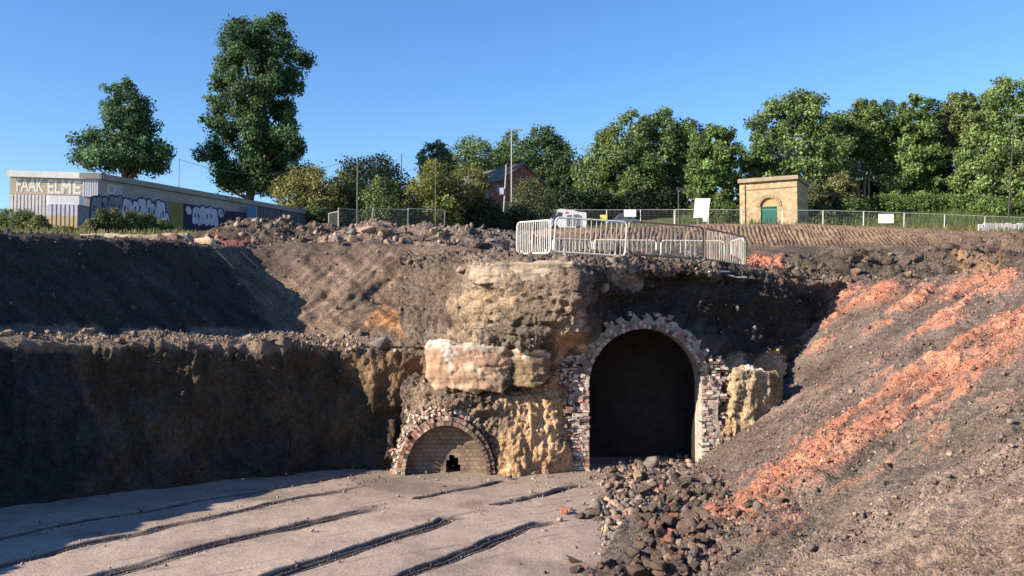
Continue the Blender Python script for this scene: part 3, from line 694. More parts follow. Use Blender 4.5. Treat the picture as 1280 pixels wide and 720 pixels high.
# infill wall as two leaves either side of the broken hole plus lintel piece
def clip_poly(pl, x0, x1, z0=-9):
    out = []
    def cl(pl, f):
        r = []
        for i in range(len(pl)):
            a, b = pl[i], pl[(i + 1) % len(pl)]; fa, fb = f(a), f(b)
            if fa >= 0: r.append(a)
            if fa * fb < 0: t = fa / (fa - fb); r.append((a[0] + t * (b[0] - a[0]), a[1] + t * (b[1] - a[1])))
        return r
    pl = cl(pl, lambda p: p[0] - x0); pl = cl(pl, lambda p: x1 - p[0]); return cl(pl, lambda p: p[1] - z0)
for x0, x1, z0 in ((-9, -.02, -9), (-.02, .06, .34), (.06, .20, .47), (.20, .30, .40), (.30, .36, .22), (.36, 9, -9)):
    pl = clip_poly(poly, x0, x1, z0)
    if len(pl) > 2: mb.prism(pl, (CX, YC + .38, 0), (1, 0, 0), (0, 0, 1), 0, .2, (0, 1, 0))
obj("infill_wall", mb.mesh("infill_wall", M['infillbrick']), culv)
mb = MB()   # broken brick and stone heaped over the crown
for k in range(1500):
    a = RNG.uniform(.25, math.pi + .05); kk = abs(RNG.normal(0, .10 if a > 2.3 else .16)) + .14 + (.12 if 1.2 < a < 2.5 else .0)
    if a < 1.1 and RNG.random() < .5: continue
    p = cpt(a, kk, .16 + RNG.uniform(-.12, .25) + kk * .75)
    ax = np.linalg.qr(RNG.normal(size=(3, 3)))[0]; s_ = RNG.uniform(.018, .048)
    mb.box(p, (s_ * RNG.uniform(.8, 1.6), s_, s_ * RNG.uniform(.6, 1)), brick_col() * (.95 if a > 1.15 else .55), ax, s_ * .35)
obj("broken_brick_hood", mb.mesh("broken_brick_hood", M['brick']), culv)
V = []; Fc = []; 
for j, y in enumerate((YC + .06, YC + 1.4, YC + 2.6)):
    V += [[CX + (CR + .10 - .02 * j) * math.cos(a), y, C0 + (CH + .10) * math.sin(a)] for a in np.linspace(-.2, math.pi + .2, 24)]
for j in range(2): Fc += [(j * 24 + i, j * 24 + i + 1, j * 24 + 25 + i, j * 24 + 24 + i) for i in range(23)]
obj("barrel", raw_mesh("barrel", V, Fc, M['shadebrick'], None, True), culv)

# ------------------------------------------------------------------ old concrete left in the bank
def rough_block(name, label, cat, corners, depth, colf, amp=.06, res=.032, ends=(0, 0), mat='conc', layf=.55):
    """corners: front face columns [(px, ytop, ybot, D)], extruded back; all round skin with rounded, broken edges"""
    cols = []
    rows = 14
    for i, (px, yt, yb, D) in enumerate(corners):
        e = min(i, len(corners) - 1 - i)
        A = P(px, yt, D); B = P(px, yb, D); back = np.array([0, depth, 0.]); rnd = .04
        ring = [A + back, A + back * .5, A + back * .03, A + (B - A) * .025, A + (B - A) * .28, A + (B - A) * .5, A + (B - A) * .72, B + (A - B) * .03, B + back * .04, B + back * .6, B + back]
        cols.append(ring)
    C = np.array(cols, float)
    cen0 = C[0].mean(0); cen1 = C[-1].mean(0)
    C = np.concatenate([(cen0 + (C[0] - cen0) * .04)[None], C, (cen1 + (C[-1] - cen1) * .04)[None]])
    G = blur(resample(C, res), 1); Nn = normals(G); p = G.reshape(-1, 3)
    # orient outwards
    out = G - G.mean((0, 1)); 
    if (Nn * out).sum(2).mean() < 0: Nn = -Nn
    d = amp * (1.0 * fbm(p, .9, 3) + .55 * fbm(p, 4.5, 5, .6))
    st = 1.8 * fbm(np.stack([p[:, 0] * .3, p[:, 1] * .3, p[:, 2] * 4.0], 1), 1., 4); lay = layf * amp * (np.floor(st) + sstep(.3, .7, st - np.floor(st)))
    cr_ = np.abs(fbm(p * np.array([.5, .5, 1.5]) + 9, 1.5, 4)); d -= (1 - sstep(0, .09, cr_)) * amp * .9
    if layf == 0: d += amp * (.9 * fbm(p * np.array([1, 1, .35]), 2.4, 4) + .5 * fbm(p * np.array([1, 1, .4]), 7., 4))
    G2 = G + Nn * (d + lay).reshape(G.shape[0], -1, 1)
    px, py = proj(G); c = colf(px, py, p)
    me = raw_mesh(name, G2.reshape(-1, 3), grid_faces(*G.shape[:2]), M[mat], c.reshape(-1, 3), False)
    return tag(obj(name, me), label, cat)
def strata(c1, c2, patches):
    def f(px, py, p):
        s_ = fbm(np.stack([p[:, 0] * .3, p[:, 1] * .3, p[:, 2] * 4.5], 1), 1., 4); k = sstep(-.35, .45, s_)[:, None]
        c = np.array(c1) * (1 - k) + np.array(c2) * k; x, y = px.ravel(), py.ravel()
        wx = n2(x, y, .06, 3, 2.) * 8
        for poly, cc, fe in patches:
            q = (1 - sstep(-fe, fe, seg_dist(x + wx, y + wx, poly, True)))[:, None]; c = c * (1 - q) + np.array(cc) * q
        return np.clip(c * (1 + .25 * fbm(p, 3, 4))[:, None], .02, .8)
    return f
rough_block("concrete_foundation", "broad layered pinkish concrete footing exposed in the bank above the small culvert", "concrete block",
            [(531, 433, 472, 23.6), (536, 426, 480, 23.4), (548, 424, 491, 23.2), (560, 425, 486, 23.1), (575, 429, 488, 23.05), (592, 427, 496, 23.0), (610, 431, 489, 23.0), (628, 432, 494, 23.0), (640, 437, 480, 23.15), (650, 433, 484, 23.0), (666, 432, 489, 22.95), (680, 436, 481, 23.05), (688, 443, 470, 23.3)], 2.0,
            strata((.30, .19, .125), (.42, .29, .19), [([(530, 420), (560, 422), (570, 436), (560, 470), (556, 440), (534, 436)], (.52, .46, .38), 3), ([(560, 424), (640, 430), (640, 442), (570, 436)], (.36, .30, .23), 3), ([(580, 455), (600, 455), (604, 461), (580, 461)], (.55, .42, .30), 3), ([(640, 445), (692, 440), (692, 492), (640, 492)], (.22, .155, .09), 6), ([(646, 430), (690, 430), (690, 444), (650, 446)], (.50, .42, .31), 5), ([(636, 448), (644, 448), (642, 492), (632, 492)], (.07, .055, .04), 3)]), .05)
rough_block("concrete_capping", "long tan concrete beam with rounded end below the metal barriers", "concrete beam",
            [(588, 334, 348, 23.75), (591, 329, 353, 23.5), (600, 327, 356, 23.4), (640, 327, 355, 23.05), (680, 327, 350, 22.55), (716, 328, 344, 22.2), (726, 331, 342, 22.3)], 1.4,
            strata((.25, .20, .15), (.33, .26, .185), [([(650, 336), (722, 330), (722, 352), (650, 354)], (.22, .18, .14), 10)]), .06)
rough_block("buff_clay_stub", "upright yellow clay stub standing right of the tunnel mouth", "clay stub",
            [(908, 474, 590, 23.75), (918, 462, 590, 23.45), (940, 458, 590, 23.4), (962, 466, 580, 23.7), (974, 478, 560, 24.1)], 2.2,
            strata((.30, .225, .135), (.38, .285, .17), [([(930, 450), (950, 452), (952, 466), (932, 464)], (.62, .55, .44), 3), ([(955, 460), (985, 466), (985, 500), (965, 495)], (.22, .16, .09), 6)]), .09, mat='soil', layf=0)

# ------------------------------------------------------------------ loose stones
def ico(sub):
    import bmesh
    bm = bmesh.new(); bmesh.ops.create_icosphere(bm, subdivisions=sub, radius=1)
    V = np.array([v.co[:] for v in bm.verts]); Fq = np.array([[v.index for v in f.verts] for f in bm.faces]); bm.free(); return V, Fq
I1 = ico(1); I3 = ico(3)
def rock_mesh(name, col, seed):
    V, Fq = I3; r = np.random.default_rng(seed); p = V.copy()
    for _ in range(8):           # chop with planes for broken faces
        n = r.normal(size=3); n /= np.linalg.norm(n); h = r.uniform(.28, .62); d = p @ n - h
        p = p - np.outer(np.maximum(d, 0), n)
    p *= r.uniform(.75, 1.35, 3) * 1.5; p += V * (.06 * fbm(V + seed, 2.6, 3))[:, None] + V * (.025 * fbm(V + seed, 5, 2))[:, None]
    c = np.array(col) * (1 + .35 * fbm(V * 1.0 + seed * 3, 1.2, 3))[:, None]
    return raw_mesh(name, p, Fq, M['stone'], np.clip(c, .015, .8), False)
KINDS = {'dark': (.115, .083, .067), 'brown': (.18, .125, .093), 'grey': (.19, .16, .14), 'red': (.34, .14, .095), 'tan': (.36, .26, .175)}
RM = {k: [rock_mesh("rock", v, 10 * i + j) for j in range(5)] for i, (k, v) in enumerate(KINDS.items())}
def rock(name, kind, pos, s, label, group=None, cat="rock", flat=.9):
    o = obj(name, RM[kind][random.randrange(5)], loc=(pos[0], pos[1], pos[2] + s * .28))
    o.scale = (s * random.uniform(.85, 1.25), s * random.uniform(.85, 1.2), s * flat * random.uniform(.8, 1.15)); o.rotation_euler = (random.uniform(-.5, .5), random.uniform(-.5, .5), random.uniform(0, 6.28))
    return tag(o, label, cat, group)
def rock_px(name, kind, px, py, wpx, label, group=None, **k):
    p, n = hit(px, py)
    if p is None: return None
    return rock(name, kind, p, wpx / F * p.y / 2, label, group, **k)
GL = {'dark': ("dark angular rock in the rubble spilled before the tunnel mouth", "dark rocks spilled before the tunnel"),
      'brown': ("brown lump of broken masonry in the rubble before the tunnel", "brown lumps spilled before the tunnel"),
      'grey': ("grey stone lying in the rubble pile before the tunnel", "grey stones spilled before the tunnel"),
      'red': ("reddish burnt clay stone at the foot of the red streaked slope", "red stones at the slope foot"),
      'tan': ("pale tan stone lying in the rubble before the tunnel", "pale stones before the tunnel")}
# singular stones
rock_px("boulder", 'grey', 474, 432, 17, "rounded grey boulder sitting on the bench edge above the culvert")
rock_px("stone_block", 'tan', 112, 417, 16, "pale squarish stone on the edge of the left bench", flat=1.0)
rock_px("stone", 'tan', 716, 703, 21, "flat pale stone lying alone on the pit floor", flat=.45)
rock_px("stone", 'red', 768, 652, 17, "orange rounded stone at the front of the rubble cluster")
rock_px("stone", 'red', 872, 684, 18, "bright orange block among dark rubble at the slope foot")
rock_px("boulder", 'grey', 763, 588, 11, "small upright grey stone just inside the tunnel threshold", flat=1.2)
rock_px("stone", 'dark', 1108, 585, 13, "dark jagged stone stuck halfway up the right slope", flat=1.1)
rock_px("stone", 'grey', 1103, 606, 13, "pale flat stone on the right slope below a dark jagged one", flat=.5)
rock_px("stone", 'grey', 1012, 688, 10, "whitish stone ending a row of stones on the lower slope")
rock_px("concrete_lump", 'tan', 752, 361, 15, "pale broken concrete lump at the top of the cut above the tunnel", cat="concrete lump", flat=.6)
rock_px("boulder", 'tan', 575, 337, 9, "small pale stone on the bank left of the tan beam")
rs = np.random.default_rng(21)
def in_poly(poly, n, r):
    p = np.array(poly); out = []
    while len(out) < n:
        q = r.uniform(p.min(0), p.max(0))
        if seg_dist(np.array([q[0]]), np.array([q[1]]), poly, True)[0] < 0: out.append(q)
    return out
PILE = [([(765, 590), (800, 583), (850, 588), (900, 640), (900, 690), (840, 700), (800, 660), (770, 630)], 120, (6, 14)),
        ([(800, 655), (900, 640), (905, 700), (860, 730), (770, 730), (790, 690)], 85, (6, 15)),
        ([(735, 625), (765, 620), (770, 650), (738, 652)], 9, (8, 17)), ([(720, 705), (790, 700), (800, 725), (715, 728)], 16, (6, 14)),
        ([(695, 630), (735, 632), (735, 648), (700, 648)], 5, (7, 13)), ([(880, 640), (960, 600), (985, 625), (900, 690)], 22, (6, 11)),
        ([(775, 690), (850, 680), (850, 722), (780, 724)], 5, (15, 21))]
pts = []
for poly, n, sz in PILE:
    for q in in_poly(poly, n, rs): pts.append((q, sz[0] + (sz[1] - sz[0]) * rs.random() ** 1.7))
for (qx, qy), wpx in pts:
    right = qx > 865
    kind = rs.choice(['dark', 'brown', 'grey', 'red', 'tan'], p=[.30, .36, .06, .25, .03] if right else [.48, .37, .07, .05, .03])
    p, n = hit(qx, qy)
    if p is None: continue
    lift = .22 * max(0, .7 + .5 * math.sin(qx * .11) * math.cos(qy * .13)) * (1 if 770 < qx < 880 else .2)
    rock("rock", kind, (p.x, p.y, p.z + lift * rs.random()), wpx / F * p.y / 2, *GL[kind])
bl = [(x, 420 + rs.uniform(-6, 8)) for x in rs.uniform(2, 520, 24)]
for qx, qy in bl:
    p, n = hit(qx, qy)
    if p is not None and p.y < 30: rock("rock", rs.choice(['brown', 'grey', 'tan']), p, rs.uniform(.05, .11), "stone lying loose along the crumbled edge of the left bench", "stones along the bench edge")
for qx, qy in in_poly([(415, 283), (640, 292), (640, 312), (420, 306)], 30, rs):
    p, n = hit(qx, qy)
    if p is not None and p.y < 40: rock("rock", rs.choice(['brown', 'grey', 'tan', 'dark']), p, rs.uniform(.07, .19), "stone lying on the rubble ridge below the bushes", "stones on the rubble ridge")
for qx, qy in in_poly([(945, 338), (1090, 320), (1250, 305), (1250, 340), (1040, 358)], 28, rs):
    p, n = hit(qx, qy)
    if p is not None and p.y < 40: rock("rock", rs.choice(['brown', 'dark', 'dark']), p, rs.uniform(.07, .20), "dark lump lying on the rubble ridge behind the red slope", "lumps on the dark ridge")

BOXV = np.array([[x, y, z] for x in (-1, 1) for y in (-1, 1) for z in (-1, 1)], float) * .75
BOXF = np.array([(0, 1, 3, 2), (4, 6, 7, 5), (0, 4, 5, 1), (2, 3, 7, 6), (0, 2, 6, 4), (1, 5, 7, 3)])
def gravel(name, label, specs, cat="gravel"):
    """tiny loose stones strewn over the ground: one mesh"""
    V0, F0 = BOXV, BOXF; VV = []; FF = []; CC = []; n = 0
    for key, count, sel, size, cols in specs:
        G, Nn, px, py, c, fc = SH[key]; w_ = sel(px, py).ravel().astype(float) * (px.ravel() > -40) * (px.ravel() < 1320) * (py.ravel() < 760)
        # area-uniform weighting
        du = np.linalg.norm(np.cross(np.gradient(G, axis=0), np.gradient(G, axis=1)), axis=2).ravel(); w_ *= du
        if w_.sum() == 0: continue
        idx = RNG.choice(len(w_), count, p=w_ / w_.sum()); P0 = G.reshape(-1, 3)[idx] + RNG.normal(0, .02, (count, 3)); cg = c.reshape(-1, 3)[idx]
        s_ = size[0] * (1 - RNG.random(count)) ** (-1 / size[2]); s_ = np.minimum(s_, size[1])
        for i0 in range(0, count, 4000):
            sl_ = slice(i0, min(count, i0 + 4000)); k = len(P0[sl_])
            R = np.linalg.qr(RNG.normal(size=(k, 3, 3)))[0]; sc = s_[sl_][:, None] * RNG.uniform(.55, 1.3, (k, 3))
            v = V0[None] * (1 + RNG.uniform(-.5, .25, (k, len(V0), 1))); v = v * sc[:, None, :]; v = np.einsum('kij,knj->kni', R, v)
            v = v + P0[sl_][:, None] ; v[..., 2] += (s_[sl_] * .25)[:, None]
            mixc = np.array(cols)[RNG.integers(0, len(cols), k)]; a = RNG.uniform(.1, .7, (k, 1)); cc_ = (cg[sl_] * (1 - a) + mixc * a) * RNG.uniform(.6, 1.5, (k, 1))
            VV.append(v.reshape(-1, 3)); CC.append(np.repeat(cc_, len(V0), 0)); FF.append((F0[None] + (n + np.arange(k) * len(V0))[:, None, None])[...].reshape(-1, F0.shape[1])); n += k * len(V0)
    me = raw_mesh(name, np.concatenate(VV), np.concatenate(FF), M['stone'], np.clip(np.concatenate(CC), .01, .75))
    return tag(obj(name, me), label, cat, kind='stuff')
def below(fx, fy): return lambda px, py: py > np.interp(px, fx, fy)
GC = [(.16, .12, .095), (.10, .08, .07), (.24, .19, .15), (.30, .24, .19)]
gravel("slope_gravel", "loose shale and clay fragments strewn down the right slope",
       [("right_shale_slope", 15000, lambda x, y: 1.0 * (y < 590), (.010, .055, 2.5), GC),
        ("right_shale_slope", 16000, lambda x, y: 1.0 * (y >= 590) * np.exp((y - 590) / 90), (.004, .018, 2.5), [(.2, .14, .1), (.26, .19, .14), (.14, .1, .08)]),
        ("right_shale_slope", 4000, lambda x, y: np.exp(-(seg_dist(x, y, [(1010, 692), (1075, 655), (1200, 610), (1280, 560)], False) / 14) ** 2) + .7 * np.exp(-(seg_dist(x, y, [(870, 660), (960, 650), (1040, 560)], False) / 30) ** 2), (.009, .05, 2.2), GC),
        ("right_shale_slope", 5000, lambda x, y: right_masks(x, y)[0], (.008, .04, 2.5), [(.42, .20, .14), (.38, .16, .11), (.45, .28, .2)])])
def near_ruts(x, y):
    k = np.zeros_like(x)
    for pts_, wd, dp, sub in RUTS: k = np.maximum(k, np.exp(-(seg_dist(x, y, pts_, False) / (3 + .04 * np.clip(y - 600, 0, 99))) ** 2) * (sub > 0))
    return k * (y > 590)
gravel("pit_floor_crumbs", "dark crumbs and grit scattered over the pit floor",
       [("pit_floor", 3200, near_ruts, (.007, .026, 2.4), [(.05, .045, .045), (.07, .06, .055)]),
        ("pit_floor", 1500, lambda x, y: (sstep(600, 760, x) + .06) * (y > 585), (.012, .06, 2.4), GC),
        ("pit_floor", 6500, lambda x, y: sstep(725, 800, x) * (y > 585) * (x < 960), (.014, .09, 2.1), GC),
        ("pit_floor", 5000, lambda x, y: sstep(26, 0, seg_dist(x, y, [(775, 598), (850, 588), (895, 640), (900, 690), (850, 725), (780, 725), (800, 660), (770, 630)], True)) * 1.0, (.025, .11, 2.0), [(.10, .075, .06), (.16, .115, .085), (.07, .055, .048), (.26, .13, .09)]),
        ("right_shale_slope", 2500, lambda x, y: sstep(30, 0, seg_dist(x, y, [(850, 590), (880, 600), (900, 640), (905, 690), (850, 725), (840, 650)], True)), (.02, .09, 2.1), [(.10, .075, .06), (.16, .115, .085), (.07, .055, .048), (.26, .13, .09)]),
        ("pit_floor", 900, lambda x, y: 1.0 * (np.abs(y - 590) < 12), (.014, .07, 2.2), GC)])
gravel("bank_rubble", "loose stones and clods littering the cut banks and the bench",
       [("left_earth_bank", 4200, lambda x, y: np.exp(-((y - np.interp(x, [0, 300, 540], [419, 423, 436])) / 7) ** 2), (.012, .075, 2.3), GC + [(.33, .27, .2)]),
        ("left_earth_bank", 1500, lambda x, y: (x > 270) * (y < 430) * 1.0, (.012, .07, 2.4), GC),
        ("left_earth_bank", 1600, lambda x, y: (x < 340) * (y < 412) * 1.0, (.016, .08, 2.3), [(.06, .06, .065), (.09, .085, .08), (.2, .18, .17)]),
        ("left_earth_bank", 900, lambda x, y: (y > 430) * 1.0, (.012, .05, 2.4), [(.10, .09, .07), (.07, .06, .05), (.16, .14, .1)]),
        ("cut_earth_face", 4200, lambda x, y: 1.0 * (arch_sd(x, y) > 30), (.014, .09, 2.3), GC),
        ("cut_earth_face", 1500, lambda x, y: (x > 735) * (y < 440) * 1.0 * (arch_sd(x, y) > 24), (.02, .16, 2.2), [(.06, .055, .05), (.10, .08, .07), (.2, .17, .15)]),
        ("rubble_ridge", 3600, lambda x, y: np.ones_like(x), (.018, .12, 2.3), GC + [(.35, .28, .23)]),
        ("dark_spoil_heap", 900, lambda x, y: np.ones_like(x), (.03, .16, 2.0), GC),
        ("dark_rubble_ridge", 4200, lambda x, y: np.ones_like(x), (.018, .13, 2.3), [(.075, .065, .06), (.10, .08, .07), (.16, .13, .11)])], cat="rubble")

# ------------------------------------------------------------------ flat-roofed concrete building with graffiti (left)
CREAM = (.50, .41, .29); WHITE = (.72, .70, .66); CONC = (.29, .27, .25)
A0 = P(124, 217, 44); ZT = A0[2]
E0 = np.array([(385 - 640) / F * 59.5, 59.5, ZT]); sd = E0 - A0; sd[2] = 0; SL = np.linalg.norm(sd); sd /= SL
sn = np.array([sd[1], -sd[0], 0])                     # outward normal of the side wall (towards +X)
B0 = np.array([(10 - 640) / F * 43.2, 43.2, ZT]); fd = B0 - A0; fd[2] = 0; FL = np.linalg.norm(fd); fd /= FL
fn = np.array([fd[1], -fd[0], 0]); fn = fn if fn[1] < 0 else -fn
up = np.array([0, 0, 1.0])
def onplane(px, py, o, n):
    d = ray(px, py); c = np.array([0, 0, CZ]); t = ((o - c) @ n) / (d @ n); return c + d * t
def sz(px, py, off=0.0):
    q = onplane(px, py, A0 + sn * off, sn) - A0; return q @ sd, q[2]
def fz(px, py, off=0.0):
    q = onplane(px, py, A0 + fn * off, fn) - A0; return q @ fd, q[2]
zb = -3.4
bld = thing("concrete_building", "long flat roofed concrete building with painted graffiti along its shaded side", "building", A0 + np.array([0, 0, zb]))
mb = MB()
base = [(0, 0), (FL, 0)]
def quadprism(mb, pts, z0, z1, c):
    k = len(pts); V = [[p[0], p[1], ZT + z0] for p in pts] + [[p[0], p[1], ZT + z1] for p in pts]
    mb.add(V, [tuple(range(k))[::-1], tuple(range(k, 2 * k))] + [(i, (i + 1) % k, k + (i + 1) % k, k + i) for i in range(k)], c)
far = A0 + sd * SL; bk = B0 + sd * SL
zmid = fz(80, 244)[1]; zs_mid = sz(200, 246)[1]
quadprism(mb, [A0, far, bk, B0], zb, -.28, CONC)
obj("wall", mb.mesh("wall", M['conc']), bld)
mb = MB(); o_ = A0 + sn * .10 + fn * .10 - sd * 0
quadprism(mb, [A0 + sn * .12 + fn * .12, far + sn * .12, bk - sn * .12, B0 - sn * .1 + fn * .12], -.28, 0, (.24, .23, .21))
obj("roof", mb.mesh("roof", M['conc']), bld)
mb = MB(); mb.prism([(-.14, -.30), (FL + .12, -.30), (FL + .12, .012), (-.14, .012)], A0, fd, up, .125, .16, fn, (.75, .73, .68))
obj("fascia", mb.mesh("fascia", M['paint']), bld)
# cream painted front band and its big letters
s0 = fz(103, 230)[0]
mb = MB(); mb.prism([(s0, zmid), (FL, zmid), (FL, -.30), (s0, -.30)], A0, fd, up, .004, .03, fn, CREAM)
fb = obj("cream_panel", mb.mesh("cream_panel", M['paint']), bld)
def text_plates(txt, x0, x1, z0, z1, o, u, n, off, col, name, parent, mat, bold=.0, thick=.008):
    cu_ = bpy.data.curves.new("t", 'FONT'); cu_.body = txt; cu_.offset = bold; cu_.extrude = .001
    to = bpy.data.objects.new("t", cu_); COL.objects.link(to); bpy.context.view_layer.update()
    me = bpy.data.meshes.new_from_object(to.evaluated_get(bpy.context.evaluated_depsgraph_get()))
    bpy.data.objects.remove(to); co = np.array([v.co[:] for v in me.vertices]); fs = [tuple(p.vertices) for p in me.polygons]; bpy.data.meshes.remove(me)
    co[:, 0] = (co[:, 0] - co[:, 0].min()) / np.ptp(co[:, 0]); co[:, 1] = (co[:, 1] - co[:, 1].min()) / np.ptp(co[:, 1])
    V = o + np.outer(x0 + co[:, 0] * (x1 - x0), u) + np.outer(z0 + co[:, 1] * (z1 - z0), up) + np.outer(off + np.where(co[:, 2] > 0, thick, 0), n)
    return obj(name, raw_mesh(name, V, fs, M[mat], np.tile(col, (len(V), 1))), parent)
for txt, a, b, yt, yb in (("FAAK", 21, 55, 223, 240), ("ELM", 60, 89, 224, 242), ("E", 92, 101, 225, 242)):
    z1 = fz(50, yt)[1]; z0 = fz(50, yb)[1]
    text_plates(txt, fz(a, 230)[0], fz(b, 230)[0], z0, z1, A0, fd, fn, .031, (.80, .76, .68), "lettering", bld, 'paint', .02)
def ribbed(x0, x1, z0, z1, o, u, n, off, pitch, colf, dark, name, parent, tall=.05):
    mb = MB(); k = int(round((x1 - x0) / pitch))
    mb.prism([(x0, z0), (x1, z0), (x1, z1), (x0, z1)], o, u, up, off, off + .02, n, dark)
    for i in range(k):
        a = x0 + (i + .12) * (x1 - x0) / k; b = x0 + (i + .78) * (x1 - x0) / k
        for (f0, f1, cc) in colf:
            mb.prism([(a, z0 + (z1 - z0) * f0), (b, z0 + (z1 - z0) * f0), (b, z0 + (z1 - z0) * f1), (a, z0 + (z1 - z0) * f1)], o, u, up, off + .021, off + .021 + tall, n, cc)
    return obj(name, mb.mesh(name, M['paint']), parent)
ribbed(.02, s0 - .01, fz(110, 246)[1], -.31, A0, fd, fn, .005, .10, [(0, 1, (.62, .60, .66))], (.24, .24, .36), "ribbed_sheet", bld)
ribbed(fz(66, 250)[0], FL - .02, zb, zmid - .02, A0, fd, fn, .004, .16, [(0, 1, (.70, .66, .62))], (.42, .37, .40), "ribbed_cladding", bld)
# lower front bay standing forward
OFF = .5
q0 = onplane(98, 262, A0 + sn * OFF, sn); s_front = (q0 - A0) @ sd
ztop = q0[2] + 0 * up[0]; ztop = onplane(98, 245, A0 + sn * OFF, sn)[2] - ZT
wl = 1.35; send = sz(352, 275, OFF)[0]
bay0 = A0 + sn * OFF + sd * s_front; bay1 = bay0 + fd * wl
mb = MB(); quadprism(mb, [bay0, A0 + sn * OFF + sd * send, A0 + sd * send + sn * .01, A0 + sd * .05 + sn * .01 + fd * 0, A0 + fd * wl + sd * .05 - fn * 0, bay1], zb, ztop - .42, (.21, .21, .24))
obj("lower_wall", mb.mesh("lower_wall", M['conc']), bld)
mb = MB(); quadprism(mb, [bay0 + sn * .04, A0 + sn * OFF + sd * (s_front + .25) + sn * .04, A0 + sn * .1 + sd * (s_front + .25) + fd * wl, bay1], ztop - .42, ztop, (.74, .74, .78)); 
mb.prism([(-.04, ztop - .42), (wl, ztop - .42), (wl, ztop), (-.04, ztop)], bay0 - up * (bay0[2] - ZT), fd, up, .004, .03, fn, (.76, .75, .74))
obj("white_band", mb.mesh("white_band", M['paint']), bld)
ob_ = bay0.copy(); ob_[2] = ZT
ribbed(.0, wl, zb, ztop - .43, ob_, fd, fn, .005, .19, [(0, .66, (.68, .50, .24)), (.66, 1, (.62, .60, .66))], (.30, .28, .40), "striped_sheet", bld)
# graffiti on the long lower wall: overlapping bubble letters
def bub(mb, s0, z0, s1, z1, r, c, off, k=10):
    a = np.array([s0, z0]); b = np.array([s1, z1]); d = b - a; L_ = np.hypot(*d) + 1e-6; d = d / L_; n_ = np.array([-d[1], d[0]])
    pl = [b + r * (math.cos(t) * n_ * -1 + math.sin(t) * d) for t in np.linspace(0, math.pi, k)] + [a + r * (math.cos(t) * n_ - math.sin(t) * d) for t in np.linspace(0, math.pi, k)]
    mb.prism([tuple(q) for q in pl], A0, sd, up, off, off + .004, sn, c)
def wallrect(mb, a, b, yt0, yb0, yt1, yb1, c, off):
    s_a, za = sz(a, yt0, OFF); _, zb_ = sz(a, yb0, OFF); s_b, zc_ = sz(b, yt1, OFF); _, zd_ = sz(b, yb1, OFF)
    mb.prism([(s_a, zb_), (s_b, zd_), (s_b, zc_), (s_a, za)], A0, sd, up, off, off + .004, sn, c)
mb = MB(); wallrect(mb, 212, 229, 252, 290, 254, 290, (.20, .16, .05), OFF + .003); wallrect(mb, 229, 280, 254, 292, 262, 290, (.03, .028, .05), OFF + .003); wallrect(mb, 282, 308, 263, 288, 266, 288, (.025, .025, .04), OFF + .003)
wallrect(mb, 309, 320, 256, 288, 257, 288, (.07, .16, .28), OFF + .003)
wallrect(mb, 112, 212, 246, 290, 252, 290, (.15, .15, .19), OFF + .003)
obj("painted_panels", mb.mesh("painted_panels", M['paint']), bld)
mb = MB(); rg = np.random.default_rng(4)
LET = [(118, 250, 116, 272), (124, 249, 121, 272), (131, 250, 136, 262), (140, 249, 138, 268), (145, 250, 149, 262), (150, 249, 148, 270), (157, 252, 154, 270), (161, 253, 166, 268), (169, 255, 168, 268), (175, 252, 174, 270), (179, 252, 181, 270), (186, 253, 186, 274), (191, 258, 194, 272), (198, 254, 197, 280), (203, 256, 204, 280), (208, 270, 211, 283)]
LET2 = [(235, 262, 236, 264), (244, 263, 243, 276), (247, 263, 249, 278), (253, 262, 253, 276), (259, 264, 258, 278), (263, 263, 264, 278), (268, 265, 270, 280), (275, 265, 276, 268)]
for k, (a, yt, b, yb) in enumerate(LET + LET2):
    if k == len(LET): obj("bubble_graffiti", mb.mesh("bubble_graffiti", M['paint']), bld); mb = MB()
    p0 = sz(a, yt, OFF); p1 = sz(b, yb, OFF); r = .15 if k < len(LET) else .19; v = rg.uniform(.8, 1.05)
    fade = .45 if k < 6 else 1
    bub(mb, *p1, *p0, r + .08, (.03, .03, .06), OFF + .008 + .0003 * k); bub(mb, *p1, *p0, r, np.array([.42, .43, .52]) * v * fade, OFF + .014 + .0003 * k)
    if k % 3 != 1: bub(mb, p1[0] * .6 + p0[0] * .4, p1[1] * .6 + p0[1] * .4, p1[0] * .35 + p0[0] * .65, p1[1] * .35 + p0[1] * .65, .05, (.05, .05, .10), OFF + .022 + .0003 * k)
obj("bubble_graffiti", mb.mesh("bubble_graffiti", M['paint']), bld)
a_, z1_ = sz(134, 229); b_, z0_ = sz(153, 245)
text_plates("DS", a_, b_, z0_, z1_, A0, sd, sn, .004, (.42, .42, .47), "lettering", bld, 'paint', .03)
# dark ribbed screen carrying the building line on to the right
mb = MB(); s1_ = sz(322, 270)[0]
for i in range(40):
    t = s1_ + i * .24
    if t > SL - .1: break
    mb.prism([(t, zb), (t + .17, zb), (t + .17, sz(322, 257)[1]), (t, sz(322, 257)[1])], A0, sd, up, .004, .05, sn, (.10, .11, .13))
obj("ribbed_screen", mb.mesh("ribbed_screen", M['paint']), bld)

# ------------------------------------------------------------------ brick pump house
D0 = 80.0
c0 = P(925, 221, D0); c1 = P(995, 221, D0); ph_w = c1[0] - c0[0]; ztp = c0[2]; zbs = ztp - 5.6
pump = thing("pump_house", "small square buff brick building with green arched door and flat parapet", "building", ((c0[0] + c1[0]) / 2, D0, zbs))
XM = (c0[0] + c1[0]) / 2; hw = ph_w / 2; dep = 5.0
dw = .74; dz0 = 0; zsp = P(960, 258, D0)[2] - zbs; dcx = P(961, 250, D0)[0] - XM
mb = MB(); mb.box((XM, D0 + dep / 2 + .3, zbs + 2.6), (hw - .02, dep / 2, 2.6)); obj("wall", mb.mesh("wall", M['buffbrick']), pump)
